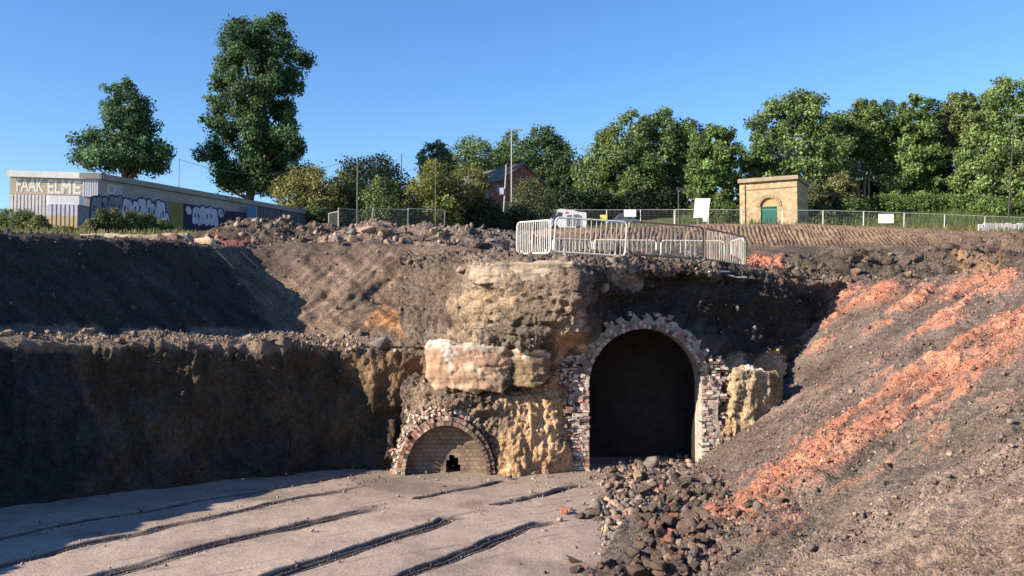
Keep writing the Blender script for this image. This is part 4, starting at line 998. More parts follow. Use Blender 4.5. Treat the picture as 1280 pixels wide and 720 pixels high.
# front skin with the door arch left open
pl = [(-hw, 0), (dcx - dw, 0), (dcx - dw, zsp)] + [(dcx - dw * math.cos(a), zsp + dw * math.sin(a)) for a in np.linspace(.12, math.pi - .12, 18)] + [(dcx + dw, zsp), (dcx + dw, 0), (hw, 0), (hw, 5.2), (-hw, 5.2)]
def ngon_split(pl, y0, y1, name, mat, par, x, z):
    import bmesh
    bm = bmesh.new(); vs = [bm.verts.new((x + a, y0, z + b)) for a, b in pl]; f = bm.faces.new(vs)
    r = bmesh.ops.extrude_face_region(bm, geom=[f]); bmesh.ops.translate(bm, verts=[v for v in r['geom'] if isinstance(v, bmesh.types.BMVert)], vec=(0, y1 - y0, 0))
    bmesh.ops.triangulate(bm, faces=[f_ for f_ in bm.faces if len(f_.verts) > 4]); bmesh.ops.recalc_face_normals(bm, faces=bm.faces)
    me = bpy.data.meshes.new(name); bm.to_mesh(me); bm.free(); me.materials.append(mat); return obj(name, me, par)
ngon_split(pl, D0, D0 + .297, "front_wall", M['buffbrick'], pump, XM, zbs)
mb = MB()
for i in range(25):
    a0 = math.pi * i / 25; a1 = math.pi * (i + .86) / 25
    mb.prism([(dcx + (dw + .05) * math.cos(a0), zsp + (dw + .05) * math.sin(a0)), (dcx + (dw + .38) * math.cos(a0), zsp + (dw + .38) * math.sin(a0)), (dcx + (dw + .38) * math.cos(a1), zsp + (dw + .38) * math.sin(a1)), (dcx + (dw + .05) * math.cos(a1), zsp + (dw + .05) * math.sin(a1))], (XM, D0, zbs), (1, 0, 0), (0, 0, 1), .004, .10, (0, -1, 0), np.array([.36, .25, .14]) * RNG.uniform(.8, 1.1))
obj("door_arch", mb.mesh("door_arch", M['brick']), pump)
mb = MB(); mb.box((XM - hw + .22, D0 - .07, zbs + 2.5), (.24, .065, 2.5)); obj("pilaster", mb.mesh("pilaster", M['buffbrick']), pump)
mb = MB(); mb.box((XM, D0 + dep / 2, zbs + 5.36), (hw + .14, dep / 2 + .3, .18), (.27, .22, .16)); mb.box((XM, D0 - .04, zbs + 4.55), (hw, .035, .05), (.27, .2, .13)); obj("parapet", mb.mesh("parapet", M['conc']), pump)
mb = MB(); mb.box((XM + dcx, D0 + .16, zbs + zsp / 2), (dw - .01, .03, zsp / 2), (.010, .105, .085)); mb.box((XM + dcx, D0 + .12, zbs + zsp - .05), (dw - .01, .05, .05), (.01, .10, .08)); 
for k in range(7): mb.box((XM + dcx - dw + .12 + k * .23, D0 + .127, zbs + zsp / 2), (.012, .004, zsp / 2 - .06), (.008, .10, .085))
door = obj("door", mb.mesh("door", M['paint']), pump)
mb = MB(); mb.box((XM + dcx - .45, D0 + .10, zbs + zsp - 1.1), (.22, .008, .26), (.62, .68, .66), jit=.02); obj("notice", mb.mesh("notice", M['paint']), door)
mb = MB(); mb.box((XM + dcx + .35, D0 + .10, zbs + zsp - 1.35), (.30, .008, .18), (.60, .66, .50), jit=.04); obj("notice", mb.mesh("notice", M['paint']), door)
mb = MB(); mb.prism([(dcx - dw + .01, zsp)] + [(dcx - (dw - .01) * math.cos(a), zsp + (dw - .01) * math.sin(a)) for a in np.linspace(.1, math.pi - .1, 14)] + [(dcx + dw - .01, zsp)], (XM, D0, zbs), (1, 0, 0), (0, 0, 1), -.15, -.2, (0, -1, 0), (.44, .26, .13))
obj("tympanum", mb.mesh("tympanum", M['brick']), pump)
pump.rotation_euler = (0, 0, math.radians(-29))

# ------------------------------------------------------------------ red brick house behind the bushes
DH = 92.0; hc = P(628, 224, DH); hz = P(628, 285, DH)[2]; gn = np.array([.60, -.80, 0]); gd = np.array([.80, .60, 0]); ln = -gd
house = thing("brick_house", "red brick house with grey gabled roof half hidden behind bushes", "house", (hc[0], hc[1], hz))
gw = 2 * (P(655, 204, DH)[0] - hc[0]) / .80 * .98; eh = hc[2] - hz; rh = P(655, 203, DH)[2] - hz + .1; Ld = 11.0
o = np.array([hc[0], hc[1], hz]); bdir = -gn
mb = MB(); k5 = [(0, 0), (gw, 0), (gw, eh), (gw / 2, rh - .12), (0, eh)]
mb.prism(k5, o, gd, up, 0, Ld, bdir); obj("wall", mb.mesh("wall", M['redbrick']), house)
mb = MB(); sl_ = np.array([gw / 2, rh - eh]); sl_ /= np.linalg.norm(sl_)
for sgn in (0, 1):
    pl = [(-.35 * sl_[0], eh - .35 * sl_[1]), (gw / 2, rh), (gw / 2, rh + .14), (-.35 * sl_[0], eh - .35 * sl_[1] + .14)]
    if sgn: pl = [(gw - a, b) for a, b in pl][::-1]
    mb.prism(pl, o - bdir * .25, gd, up, 0, Ld + .5, bdir, (.135, .115, .105))
obj("roof", mb.mesh("roof", M['conc']), house)
mb = MB(); mb.box(o - gd * .03 + bdir * .7 + up * (eh - .9), (.03, .25, .35), (.03, .03, .03), ax=[gd, bdir, up]); obj("window", mb.mesh("window", M['glass']), house); mb = MB(); mb.box(o - gd * .03 + bdir * 3 + up * (eh - 1.6), (.03, .6, .6), (.05, .05, .06), ax=[gd, bdir, up]); obj("window", mb.mesh("window", M['glass']), house)
mb = MB(); mb.tube([o - gd * .1 - bdir * .28 + up * 0, o - gd * .1 - bdir * .28 + up * (eh - .1)], .06, 8, (.08, .07, .07)); obj("downpipe", mb.mesh("downpipe", M['paint']), house)

# ------------------------------------------------------------------ pedestrian barriers round the cut edge
GALV = (.62, .60, .55); BROWN = (.24, .18, .14)  # pale galvanised tone and a darker brown one
def barrier_meshes(L_, H_, colr, nb, seed):
    r = np.random.default_rng(seed); fr = MB(); rc = .12; z0 = .12
    pth = []
    for cx, cz, a0 in ((L_ / 2 - rc, H_ - rc, 0), (-L_ / 2 + rc, H_ - rc, math.pi / 2), (-L_ / 2 + rc, z0 + rc, math.pi), (L_ / 2 - rc, z0 + rc, 1.5 * math.pi)):
        pth += [(cx + rc * math.cos(a0 + t), 0, cz + rc * math.sin(a0 + t)) for t in np.linspace(0, math.pi / 2, 5)]
    pth.append(pth[0]); pth.append(pth[1]); fr.tube(pth, .026, 8, colr, cap=False)
    bars = MB()
    for i in range(nb):
        x = -L_ / 2 + L_ * (i + 1) / (nb + 1); b = r.normal(0, .008)
        bars.tube([(x, 0, z0), (x + b, r.normal(0, .012), H_ * .55), (x, 0, H_)], .0115, 5, np.array(colr) * r.uniform(.8, 1.1) if colr[0] > .5 else np.array([.46, .41, .34]) * r.uniform(.75, 1.1))
    ft = MB(); ft.tube([(0, -.28, 0), (0, -.22, .045), (0, 0, .075), (0, .22, .045), (0, .28, 0)], .02, 6, np.array(colr) * .8); ft.tube([(0, 0, .07), (0, 0, z0 + .1)], .022, 6, np.array(colr) * .85)
    return fr.mesh("frame", M['metal']), bars.mesh("infill_bars", M['metal']), ft.mesh("foot", M['metal'])
def barrier(pa, pb, colr, nb, label, seed, group="steel pedestrian barriers on the cut edge", H_=1.05, clip=None, tilt=0):
    pa, pb = np.array(pa), np.array(pb); d = pb - pa; L_ = math.hypot(d[0], d[1])
    t = thing("pedestrian_barrier", label, "barrier", (pa + pb) / 2, math.atan2(d[1], d[0]), group)
    t.rotation_euler = (tilt, -math.atan2(d[2], L_), math.atan2(d[1], d[0]))
    f, b, ft = barrier_meshes(L_, H_, colr, nb, seed)
    obj("frame", f, t, (0, 0, 0)); obj("infill_bars", b, t, (0, 0, 0))
    obj("foot", ft, t, (-L_ * .36, 0, 0)); obj("foot", ft, t, (L_ * .36, 0, 0))
    if clip:
        m_ = MB(); m_.box((L_ / 2 + .02, 0, .55), (.02, .03, .34), clip); obj("coupler", m_.mesh("coupler", M['paint']), t, (0, 0, 0))
    return t
barrier(P(646, 323, 25.0), P(688, 321.5, 24.1), GALV, 17, "leftmost pale galvanised barrier angled back beside the rubble ridge", 1, H_=1.02)
barrier(P(692, 320, 24.0), P(781, 325.5, 24.3), GALV, 13, "widest pale galvanised barrier at the front, second from the left", 2, H_=1.06, tilt=.05)
barrier(P(786, 323, 24.4), P(879, 329, 25.6), BROWN, 20, "brown barrier above the tunnel arch", 3, H_=1.05)
barrier(P(881, 329, 25.7), P(932, 336.5, 28.0), BROWN, 17, "brown barrier running back at the right end of the front row", 4, clip=(.03, .22, .12), H_=1.03)
barrier(P(742, 339, 29.4), P(820, 340, 29.2), GALV, 12, "pale barrier standing behind the brown one, above the tunnel arch", 5)
barrier(P(826, 340, 29.2), P(905, 341, 29.0), GALV, 12, "pale barrier at the back of the ring, nearest its right corner", 6, clip=(.03, .25, .13))
barrier(P(691, 338, 29.0), P(740, 339, 29.4), GALV, 11, "pale short barrier at the back of the ring, seen through the widest one", 8)
barrier(P(915, 341, 29.0), P(931, 338, 28.2), GALV, 6, "narrow pale barrier closing the right corner of the ring", 7, clip=(.03, .30, .16))

# ------------------------------------------------------------------ temporary mesh fence across the hill foot
def fence_proto(L_, H_, mesh_n, r_, wire, label, group, cat="fence panel", colr=(.52, .52, .50)):
    t = thing("mesh_fence_panel", label, cat, (0, 0, 0), 0, group)
    fr = MB()
    for x in (-L_ / 2, L_ / 2): fr.tube([(x, 0, 0), (x, 0, H_)], r_ * 1.25, 6, colr)
    for z in (.15, H_): fr.tube([(-L_ / 2, 0, z), (L_ / 2, 0, z)], r_, 6, colr)
    obj("frame", fr.mesh("frame", M['metal']), t, (0, 0, 0))
    w_ = MB()
    for i in range(1, mesh_n):
        x = -L_ / 2 + L_ * i / mesh_n; w_.tube([(x, 0, .15), (x, 0, H_)], wire, 3, np.array(colr) * .5, cap=False)
    for i in range(1, 7): z = .15 + (H_ - .15) * i / 7; w_.tube([(-L_ / 2, 0, z), (L_ / 2, 0, z)], wire, 3, np.array(colr) * .5, cap=False)
    obj("wire_mesh", w_.mesh("wire_mesh", M['metal']), t, (0, 0, 0))
    ft = MB(); ft.box((0, 0, .07), (.35, .11, .07), (.25, .24, .23)); fm = ft.mesh("foot", M['conc'])
    obj("foot", fm, t, (-L_ / 2, 0, -.05)); obj("foot", fm, t, (L_ / 2, 0, -.05))
    return t
DF = 75.0; proto = None; sp = 42.2
posts = [677 + sp * i for i in range(0, 9)] + [1014 + 42.2 + 0 * i for i in range(0)]
posts = list(np.arange(674, 930, 42.2)) ; posts += list(np.arange(posts[-1] + 50.5, 1460, 50.5))
ftop = lambda px: np.interp(px, [674, 860, 1000, 1090, 1240, 1400], [262.5, 262, 262.5, 264.5, 270.5, 276])
for i in range(len(posts) - 1):
    a = P(posts[i], ftop(posts[i]), DF if posts[i] > 860 else 84); b = P(posts[i + 1], ftop(posts[i + 1]), DF if posts[i + 1] > 860 else 84)
    LB = "temporary site fence panel of grey wire mesh standing along the grassy hill foot"
    if proto is None: proto = t = fence_proto(3.42, 2.0, 26, .028, .006, LB, "site fence panels along the hill foot")
    else: t = copy_tree(proto)
    mid = (a + b) / 2; L_ = np.linalg.norm((b - a)[:2]); t.location = (mid[0], mid[1], mid[2] - 2.0); t.rotation_euler = (0, -math.atan2(b[2] - a[2], L_), math.atan2(b[1] - a[1], b[0] - a[0])); t.scale = (L_ / 3.44, 1, 1)
proto = None
fp = [(411, 268, 47), (423, 263, 46), (466, 261.5, 47.5), (510, 261, 48.5), (556, 262.5, 49.5)]
for i in range(4):
    a = P(*fp[i]); b = P(*fp[i + 1])
    if proto is None: proto = t = fence_proto(1.9, 1.25, 26, .022, .005, "low galvanised railing panel above the rubble ridge", "railing panels above the rubble ridge", colr=(.45, .45, .36))
    else: t = copy_tree(proto)
    mid = (a + b) / 2; L_ = np.linalg.norm((b - a)[:2]); t.location = (mid[0], mid[1], mid[2] - 1.25); t.rotation_euler = (0, 0, math.atan2(b[1] - a[1], b[0] - a[0])); t.scale = (L_ / 1.92, 1, 1)

def plate(name, label, cat, px0, px1, py0, py1, D, col, th=.03, legs=False, skew=0, cut=False, text=None):
    a = P(px0, py1, D); b = P(px1, py1, D); c = P(px1, py0, D); z0, z1 = a[2], c[2]; w_ = b[0] - a[0]; h = z1 - z0
    t = thing(name, label, cat, ((a[0] + b[0]) / 2, D, float(Hz(a[0], D)) if legs else z0))
    o_ = np.array([a[0], D, z0]); pl = [(0, 0), (w_, 0), (w_ + skew, h), (skew, h)]
    if cut: pl = [(-.02, h * .16), (w_ * .56, h * .17), (w_ * .60, 0), (w_ * .84, -.02), (w_ + skew, h), (skew + .05, h)]
    mb = MB(); mb.prism(pl, o_, (1, 0, 0), (0, 0, 1), 0, th, (0, -1, 0), col); brd = obj("board", mb.mesh("board", M['paint']), t)
    if legs:
        for fx in (.25, .8):
            mb = MB(); mb.box((a[0] + w_ * fx, D + .05, (z1 + float(Hz(a[0], D))) / 2), (.035, .035, (z1 - float(Hz(a[0], D))) / 2), (.30, .24, .17)); obj("post", mb.mesh("post", M['paint']), t)
    if text: text_plates(text, w_ * .12 + skew, w_ * .72 + skew, h * .72, h * .88, o_, np.array([1., 0, 0]), np.array([0, -1., 0]), th + .002, (.50, .16, .18), "lettering", brd, 'paint', .0)
    return t
plate("sign_board", "tall white site board with faint red writing in front of the fence", "sign", 867, 887, 248, 277, 70, (.78, .76, .74), legs=True, skew=.08, cut=True, text="Griffin")
plate("notice_plate", "white notice plate hanging on the fence left of the tall board", "sign", 780, 795, 262, 271, 83.8, (.76, .76, .78))
plate("notice_plate", "white notice plate hanging on the fence right of the pump house", "sign", 1098, 1117, 267.5, 279, 74.8, (.78, .76, .74))
plate("warning_plate", "small yellow plate on the fence beside the white vehicle", "sign", 750, 759, 268.5, 275.5, 83.8, (.68, .58, .12))

# ------------------------------------------------------------------ vehicles behind the fence
def van(name, label, cat, px0, px1, ytop, D, prof, paint, cabin, glass, wheels, zero):
    a = P(px0, ytop, D); b = P(px1, ytop, D); L_ = b[0] - a[0]; z0 = zero
    t = thing(name, label, cat, ((a[0] + b[0]) / 2, D + .9, z0))
    mb = MB(); H_ = a[2] - z0; o_ = np.array([a[0], D, z0])
    pl = [(x * L_, z * H_) for x, z in prof]
    inset = .0
    mb.prism(pl, o_, (1, 0, 0), (0, 0, 1), 0, -1.75, (0, -1, 0), paint); obj("body", mb.mesh("body", M['gloss']), t)
    for nm, g in glass:
        mb = MB(); mb.prism([(x * L_, z * H_) for x, z in g], o_, (1, 0, 0), (0, 0, 1), .004, .016, (0, -1, 0), (.02, .02, .025)); obj(nm, mb.mesh(nm, M['glass']), t)
    for x in wheels:
        for yy in (-.02, 1.55):
            mb = MB(); mb.tube([(a[0] + x * L_, D + yy, z0 + .32), (a[0] + x * L_, D + yy + .2, z0 + .32)], .32, 18, (.025, .025, .025)); wo = obj("wheel", mb.mesh("wheel", M['stone']), t)
            mb = MB(); mb.tube([(a[0] + x * L_, D + yy - .012, z0 + .32), (a[0] + x * L_, D + yy + .19, z0 + .32)], .19, 14, (.4, .4, .41)); obj("rim", mb.mesh("rim", M['metal']), wo)
    mb = MB(); mb.box((a[0] + .03 * L_, D - .01, z0 + H_ * .42), (.10, .03, .07), (.7, .7, .66)); obj("headlight", mb.mesh("headlight", M['gloss']), t)
    for nm, pl_, c_ in cabin:
        mb = MB(); mb.prism([(x * L_, z * H_) for x, z in pl_], o_, (1, 0, 0), (0, 0, 1), .002, .03, (0, -1, 0), c_); obj(nm, mb.mesh(nm, M['gloss']), t)
    return t
van("delivery_van", "white van facing left behind the fence left of the hill", "van", 684, 733, 261, 88,
    [(0, .14), (0, .46), (.03, .52), (.10, .62), (.26, .97), (.33, 1.0), (.62, .96), (.80, .86), (.98, .84), (1.0, .8), (1, .14)], (.62, .63, .66),
    [("roof_flash", [(.46, .78), (.54, .78), (.54, .86), (.47, .88)], (.5, .09, .08)), ("side_panel", [(.50, .2), (.88, .2), (.88, .66), (.78, .76), (.50, .70)], (.12, .14, .18))],
    [("windscreen", [(.09, .56), (.15, .56), (.26, .86), (.24, .90)]), ("side_window", [(.17, .55), (.36, .58), (.40, .82), (.29, .86)])], (.2, .8), P(690, 262, 88)[2] - 2.1)
van("parked_car", "blue grey car parked behind the fence below a white notice plate", "car", 757, 800, 267, 90,
    [(0, .14), (0, .5), (.05, .58), (.25, .64), (.38, .98), (.46, 1.0), (.72, .98), (.88, .62), (.98, .58), (1, .46), (1, .14)], (.07, .10, .16),
    [("door", [(.38, .2), (.58, .2), (.58, .6), (.36, .6)], (.10, .16, .25))], [("side_window", [(.33, .64), (.56, .64), (.56, .92), (.41, .92)]), ("side_window", [(.58, .64), (.80, .64), (.72, .92), (.58, .92)])], (.18, .82), P(760, 268, 90)[2] - 1.45)

# ------------------------------------------------------------------ poles, lamps, cable, small site debris
def pole(name, label, cat, px, ytop, D, r, col, lean=0, arm=None, base=None, head=None):
    a = P(px, ytop, D); zb_ = float(Hz(a[0], D)) if base is None else base; xb = a[0] + lean
    t = thing(name, label, cat, (xb, D, zb_))
    mb = MB(); mb.tube([(xb, D, zb_ - .2), (xb + (a[0] - xb) * .5, D, zb_ + (a[2] - zb_) * .5), (a[0], D, a[2])], [r, r * .9, r * .7], 8, col); obj("pole", mb.mesh("pole", M['paint']), t)
    if arm:
        b = a + np.array(arm); mb = MB(); mb.tube([a, (a + b) / 2 + np.array([0, 0, .06]), b], r * .5, 6, col); obj("arm", mb.mesh("arm", M['paint']), t)
        mb = MB(); mb.box(b + np.array([np.sign(arm[0]) * .25, 0, 0]), (.34, .12, .06), (.35, .35, .36), jit=.015); obj("lamp_head", mb.mesh("lamp_head", M['metal']), t)
    return t, a
pole("street_lamp", "tall pale street lamp beside the red brick house", "street lamp", 639.5, 163, 86, .085, (.33, .33, .33), arm=(.55, 0, .08))
pole("street_lamp", "dark leaning lamp column before the trees at the far right", "street lamp", 1268, 146, 71, .07, (.05, .05, .05), lean=-.75, arm=(.3, 0, .1))
t, a = pole("sign_pole", "pale pole with a small plate in front of the brick house", "pole", 633, 206, 84, .085, (.36, .34, .33), lean=-.35)
mb = MB(); mb.box((a[0] - .45, 83.85, P(630, 239, 84)[2]), (.20, .02, .32), (.40, .42, .50)); obj("plate", mb.mesh("plate", M['paint']), t)
pole("wooden_pole", "plain wooden pole rising behind the railing panels", "pole", 447, 196, 60, .062, (.13, .11, .08))
pole("wooden_pole", "slim grey post in front of the olive bushes", "pole", 544.5, 197, 62, .038, (.14, .13, .10))
pole("wooden_pole", "thin bare pole left of the slim grey post", "pole", 502, 192, 66, .04, (.06, .055, .05))
pole("antenna_mast", "very thin mast standing against the sky behind the graffiti building", "mast", 224, 198, 62, .035, (.20, .20, .22))
pole("wooden_pole", "thin dark post beside the tall white board", "pole", 848, 236, 78, .05, (.10, .10, .09))
ca, cb = P(224, 199, 62), P(447, 197, 60); mb = MB()
mb.tube([ca * (1 - u_) + cb * u_ - np.array([0, 0, 4 * 1.1 * u_ * (1 - u_)]) for u_ in np.linspace(0, 1, 24)], .014, 4, (.03, .03, .03)); tag(obj("overhead_cable", mb.mesh("overhead_cable", M['paint'])), "thin dark overhead cable sagging behind the tall poplar", "cable")
def ledge(name, label, cat, px0, px1, py0, py1, D, col, mat, dep=.8, brick=None):
    a = P(px0, py1, D); b = P(px1, py0, D); mb = MB(); cx = (a[0] + b[0]) / 2; w_ = (b[0] - a[0]) / 2; z0, z1 = a[2] - .3, b[2]
    import bmesh
    V, Fq = [], []
    n, m = 26, 12
    cols = [[W(a[0] + 2 * w_ * f, D + dep, z0), W(a[0] + 2 * w_ * f, D + dep, z1), W(a[0] + 2 * w_ * f, D + .03, z1 + .05 * math.sin(f * 9 + px0)), W(a[0] + 2 * w_ * f, D, z1 - .03), W(a[0] + 2 * w_ * f, D, z0)] for f in np.linspace(0, 1, 9)]
    C = np.array(cols); C = np.concatenate([(C[0].mean(0) + (C[0] - C[0].mean(0)) * .02)[None], C, (C[-1].mean(0) + (C[-1] - C[-1].mean(0)) * .02)[None]])
    G = blur(resample(C, .06), 2); Nn = normals(G); p = G.reshape(-1, 3); G2 = G + Nn * (.05 * fbm(p, 3, 4)).reshape(G.shape[0], -1, 1)
    px, py = proj(G)
    c = np.tile(col, (len(p), 1)) * (1 + .35 * fbm(p, 3.5, 3))[:, None]
    return tag(obj(name, raw_mesh(name, G2.reshape(-1, 3), grid_faces(*G.shape[:2]), mat, np.clip(c, .01, .8))), label, cat)
ledge("sandstone_block", "pale sandstone footing catching sun beside the dark spoil heap", "stone block", 234, 266, 297, 311, 31.0, (.46, .35, .22), M['conc'])
ledge("brick_footing", "low broken red brick wall under the dark spoil heap", "brick wall", 266, 306, 300, 313, 31.4, (.15, .06, .055), M['brick'])
ledge("stone_kerb", "long low pale kerb running along the top of the left bank", "kerb", 100, 236, 292, 301, 29.5, (.30, .24, .17), M['conc'], dep=.5)
ledge("brick_lump", "broken lump of red brickwork between kerb and sandstone block", "brick lump", 196, 222, 293, 302, 29.3, (.16, .09, .07), M['brick'], dep=.5)
def stick(label, p0, p1, r, col, cat="pole", name="timber_pole"):
    mb = MB(); p0, p1 = np.array(p0), np.array(p1); mb.tube([p0, (p0 + p1) / 2 + RNG.normal(0, .02, 3), p1], r, 6, col); return tag(obj(name, mb.mesh(name, M['stone'])), label, cat)
def on(px, py, h=.03):
    p, n = hit(px, py); return np.array(p) + np.array(n) * h
stick("pale timber pole lying down the slope at the shadow edge", on(269, 314), on(292, 337), .035, (.34, .28, .21))
stick("grey timber pole lying on the lit slope below the spoil heap", on(300, 316), on(322, 335), .03, (.24, .19, .14))
stick("thin white pipe lying on the rim under the brown barriers", on(886, 341, .05), on(912, 340, .05), .022, (.66, .66, .64), "pipe", "plastic_pipe")
stick("short white pipe at the right end of the barrier row", on(910, 343, .05), on(932, 347, .05), .02, (.62, .62, .62), "pipe", "plastic_pipe")
stick("straight pale rod bridging the gap above the yellow clay", on(664, 424, .08), on(692, 427, .08), .02, (.42, .38, .33), "rod", "metal_rod")
q = on(750, 676, 0); stick("thin twig leaning upright on the pit floor beside the rubble", q, q + np.array([.10, .02, .42]), .009, (.10, .07, .05), "twig", "twig")
# pale slabs stacked by the fence at far right
for k in range(9):
    a = P(1226 + k * 7.0, 291 - (k % 3) * .4, 70); mb = MB(); mb.box(a + np.array([0, 0, .28]), (.19, .10, .42 + .05 * (k % 2)), (.42, .42, .40), jit=.03)
    tag(obj("fence_block", mb.mesh("fence_block", M['conc'])), "pale concrete fence block standing in the row below the far right fence", "concrete block", "pale blocks below the far right fence")

# ------------------------------------------------------------------ trees, bushes and weeds
def leaves_mesh(name, P0, Nn, size, colr, rg, asp=(.55, 1.0)):
    n = len(P0); u = rg.normal(size=(n, 3)); nn = Nn + .75 * rg.normal(size=(n, 3)); nn /= np.linalg.norm(nn, axis=1)[:, None]
    u -= (u * nn).sum(1)[:, None] * nn; u /= np.linalg.norm(u, axis=1)[:, None] + 1e-9; v = np.cross(nn, u)
    a = (size * rg.uniform(.6, 1.35, n))[:, None]; b = a * rg.uniform(*asp, n)[:, None]; bend = nn * a * rg.uniform(-.35, .35, n)[:, None]
    V = np.stack([P0 - u * a, P0 - v * b + bend, P0 + u * a, P0 + v * b + bend], 1).reshape(-1, 3)
    return raw_mesh(name, V, np.arange(4 * n).reshape(n, 4), M['leaf'], np.repeat(np.clip(colr, .004, .6), 4, 0))
def crown(name, parent, base, hgt, half, prof, n, col, seed, lsize=.22, clump=.15, zb=0.0, dep=1.0, lean=0, var=.3, nclump=None, asp=(.55, 1.0)):
    """leaf clumps through the crown volume; prof = [(height fraction, radius fraction)...]"""
    rg = np.random.default_rng(seed); K = int(1.5 * (nclump or 70 + 26 * (half * hgt) ** .5)); n = int(n * 3.3); lsize = lsize * .52; col = np.array(col) * 1.75 * np.array([.90, 1.03, 1.0])
    ts = [p[0] for p in prof]; rs_ = [p[1] for p in prof]
    tt = rg.random(K * 6); rr = np.interp(tt, ts, rs_); keep = rg.random(len(tt)) < rr ** 1.2 + .05; tt = tt[keep][:K]; rr = rr[keep][:K]; K = len(tt)
    ang = rg.uniform(0, 2 * math.pi, K); lob = 1 + .15 * np.sin(ang * 3 + seed + tt * 7) + .10 * np.sin(ang * 5 + 2 * seed - tt * 11)
    fr = rg.random(K) ** .42; rad = half * rr * fr * lob * (1 - clump * .6)
    C = np.stack([base[0] + rad * np.cos(ang) + lean * tt, base[1] + rad * np.sin(ang) * dep, base[2] + hgt * (zb + (1 - zb) * tt)], 1)
    rc = half * clump * rg.uniform(.6, 1.35, K) * (.55 + .6 * rr) + .12
    per = np.maximum((n * rc ** 2 / (rc ** 2).sum()).astype(int), 6); ci = np.repeat(np.arange(K), per); N_ = len(ci)
    d = rg.normal(size=(N_, 3)); d /= np.linalg.norm(d, axis=1)[:, None]; d[:, 2] = d[:, 2] * .8 + .12
    q = rg.random(N_) ** .45; PP = C[ci] + d * (rc[ci] * q)[:, None]; PP[:, 2] = np.minimum(PP[:, 2], base[2] + hgt * 1.02)
    PP += .18 * rc[ci][:, None] * rg.normal(size=(N_, 3))
    cl = np.array(col)[None] * (1 + var * rg.normal(size=(K, 1)))[ci] * (1 + .25 * rg.normal(size=(N_, 1))) * np.array([1 + .0, 1, 1])
    yel = rg.random(N_)[:, None] < .03; cl = np.where(yel, cl * np.array([1.7, 1.3, .8]), cl)
    outw = d * .8 + (C[ci] - np.array([base[0], base[1], base[2] + hgt * .5])) / max(half, hgt * .5) * .5 + np.array([0, 0, .25])
    me = leaves_mesh(name, PP, outw, np.full(N_, lsize), cl, rg, asp)
    return obj(name, me, parent), C
def tree(name, label, cat, px, yb, yt, wpx, D, prof, n, col, seed, zb=.15, lsize=.22, clump=.15, trunk=True, group=None, tr_r=.25, bark=(.11, .085, .065), limbs=8, lean=0, base_px=None, stems=1, var=.3, nclump=None, dep=1.0, asp=(.55, 1.0)):
    top = P(px, yt, D); x0 = P(base_px or px, yb, D)[0]; z0 = float(Hz(x0, D)) if yb is None else min(P(px, yb, D)[2], 1e9)
    z0 = min(z0, float(Hz(x0, D)) + .3) if yb is not None else z0
    z0 = float(Hz(x0, D)) if D < 140 else z0
    h = top[2] - z0; half = wpx / 2 / F * D
    t = thing(name, label, cat, (x0, D, z0), 0, group)
    cr, C = crown("crown", t, np.array([top[0], D, z0]), h, half, prof, n, col, seed, lsize, clump, zb, dep, lean, var, nclump, asp)
    if trunk:
        rg = np.random.default_rng(seed + 99); mb = MB()
        for s_ in range(stems):
            ox = (s_ - (stems - 1) / 2) * tr_r * 3.2
            pts = [np.array([x0 + ox, D - .1 * s_, z0 - .3])]; 
            for k in range(1, 7): pts.append(np.array([x0 + ox * (1 + .15 * k) + (top[0] - x0) * k / 6 + rg.normal(0, .10 * tr_r * 4), D + rg.normal(0, .1), z0 + h * .80 * k / 6]))
            mb.tube(pts, [tr_r * (1.2 - .17 * k) for k in range(7)], 9, bark)
            idx = rg.choice(len(C), min(limbs, len(C)), replace=False)
            for i in idx:
                tz = np.clip((C[i][2] - z0) / h * .62, .12, .78) * 6 / .80; k = int(min(tz, 5)); f = tz - k; p0 = pts[k] * (1 - f) + pts[k + 1] * f
                md = (p0 + C[i]) / 2 + np.array([0, 0, .06 * h * rg.uniform(-.5, 1)]); mb.tube([p0, md, C[i]], [tr_r * .38, tr_r * .24, tr_r * .08], 6, np.array(bark) * .9, cap=False)
        obj("trunk", mb.mesh("trunk", M['bark'], True), t)
    return t
ROUND = [(0, .55), (.15, .85), (.4, 1), (.65, .92), (.85, .62), (1, .18)]
TALL = [(0, .5), (.2, .78), (.45, 1), (.7, .9), (.9, .6), (1, .3)]
POPLAR = [(0, .6), (.08, 1.12), (.2, 1.18), (.3, 1.0), (.45, .98), (.62, 1.0), (.8, .96), (.92, .85), (1, .62)]
BUSH = [(0, .9), (.3, 1), (.6, .9), (.85, .6), (1, .25)]
g1, g2, g3, ol, dk = (.062, .092, .030), (.075, .108, .036), (.050, .075, .027), (.115, .112, .038), (.026, .038, .018)
tree("poplar_tree", "tallest poplar with dense dark green crown left of centre", "tree", 322, 255, 25, 114, 84, POPLAR, 20000, (.044, .068, .030), 1, zb=.16, lsize=.25, clump=.14, tr_r=.42, base_px=313, limbs=26, nclump=230)
tree("poplar_tree", "smaller ragged poplar rising behind the graffiti building", "tree", 156, 225, 102, 108, 78, [(0, 1), (.15, 1.1), (.28, .9), (.42, .68), (.6, .60), (.8, .52), (1, .25)], 8000, (.045, .075, .036), 2, zb=.40, lsize=.23, clump=.15, tr_r=.3, limbs=18, nclump=120)
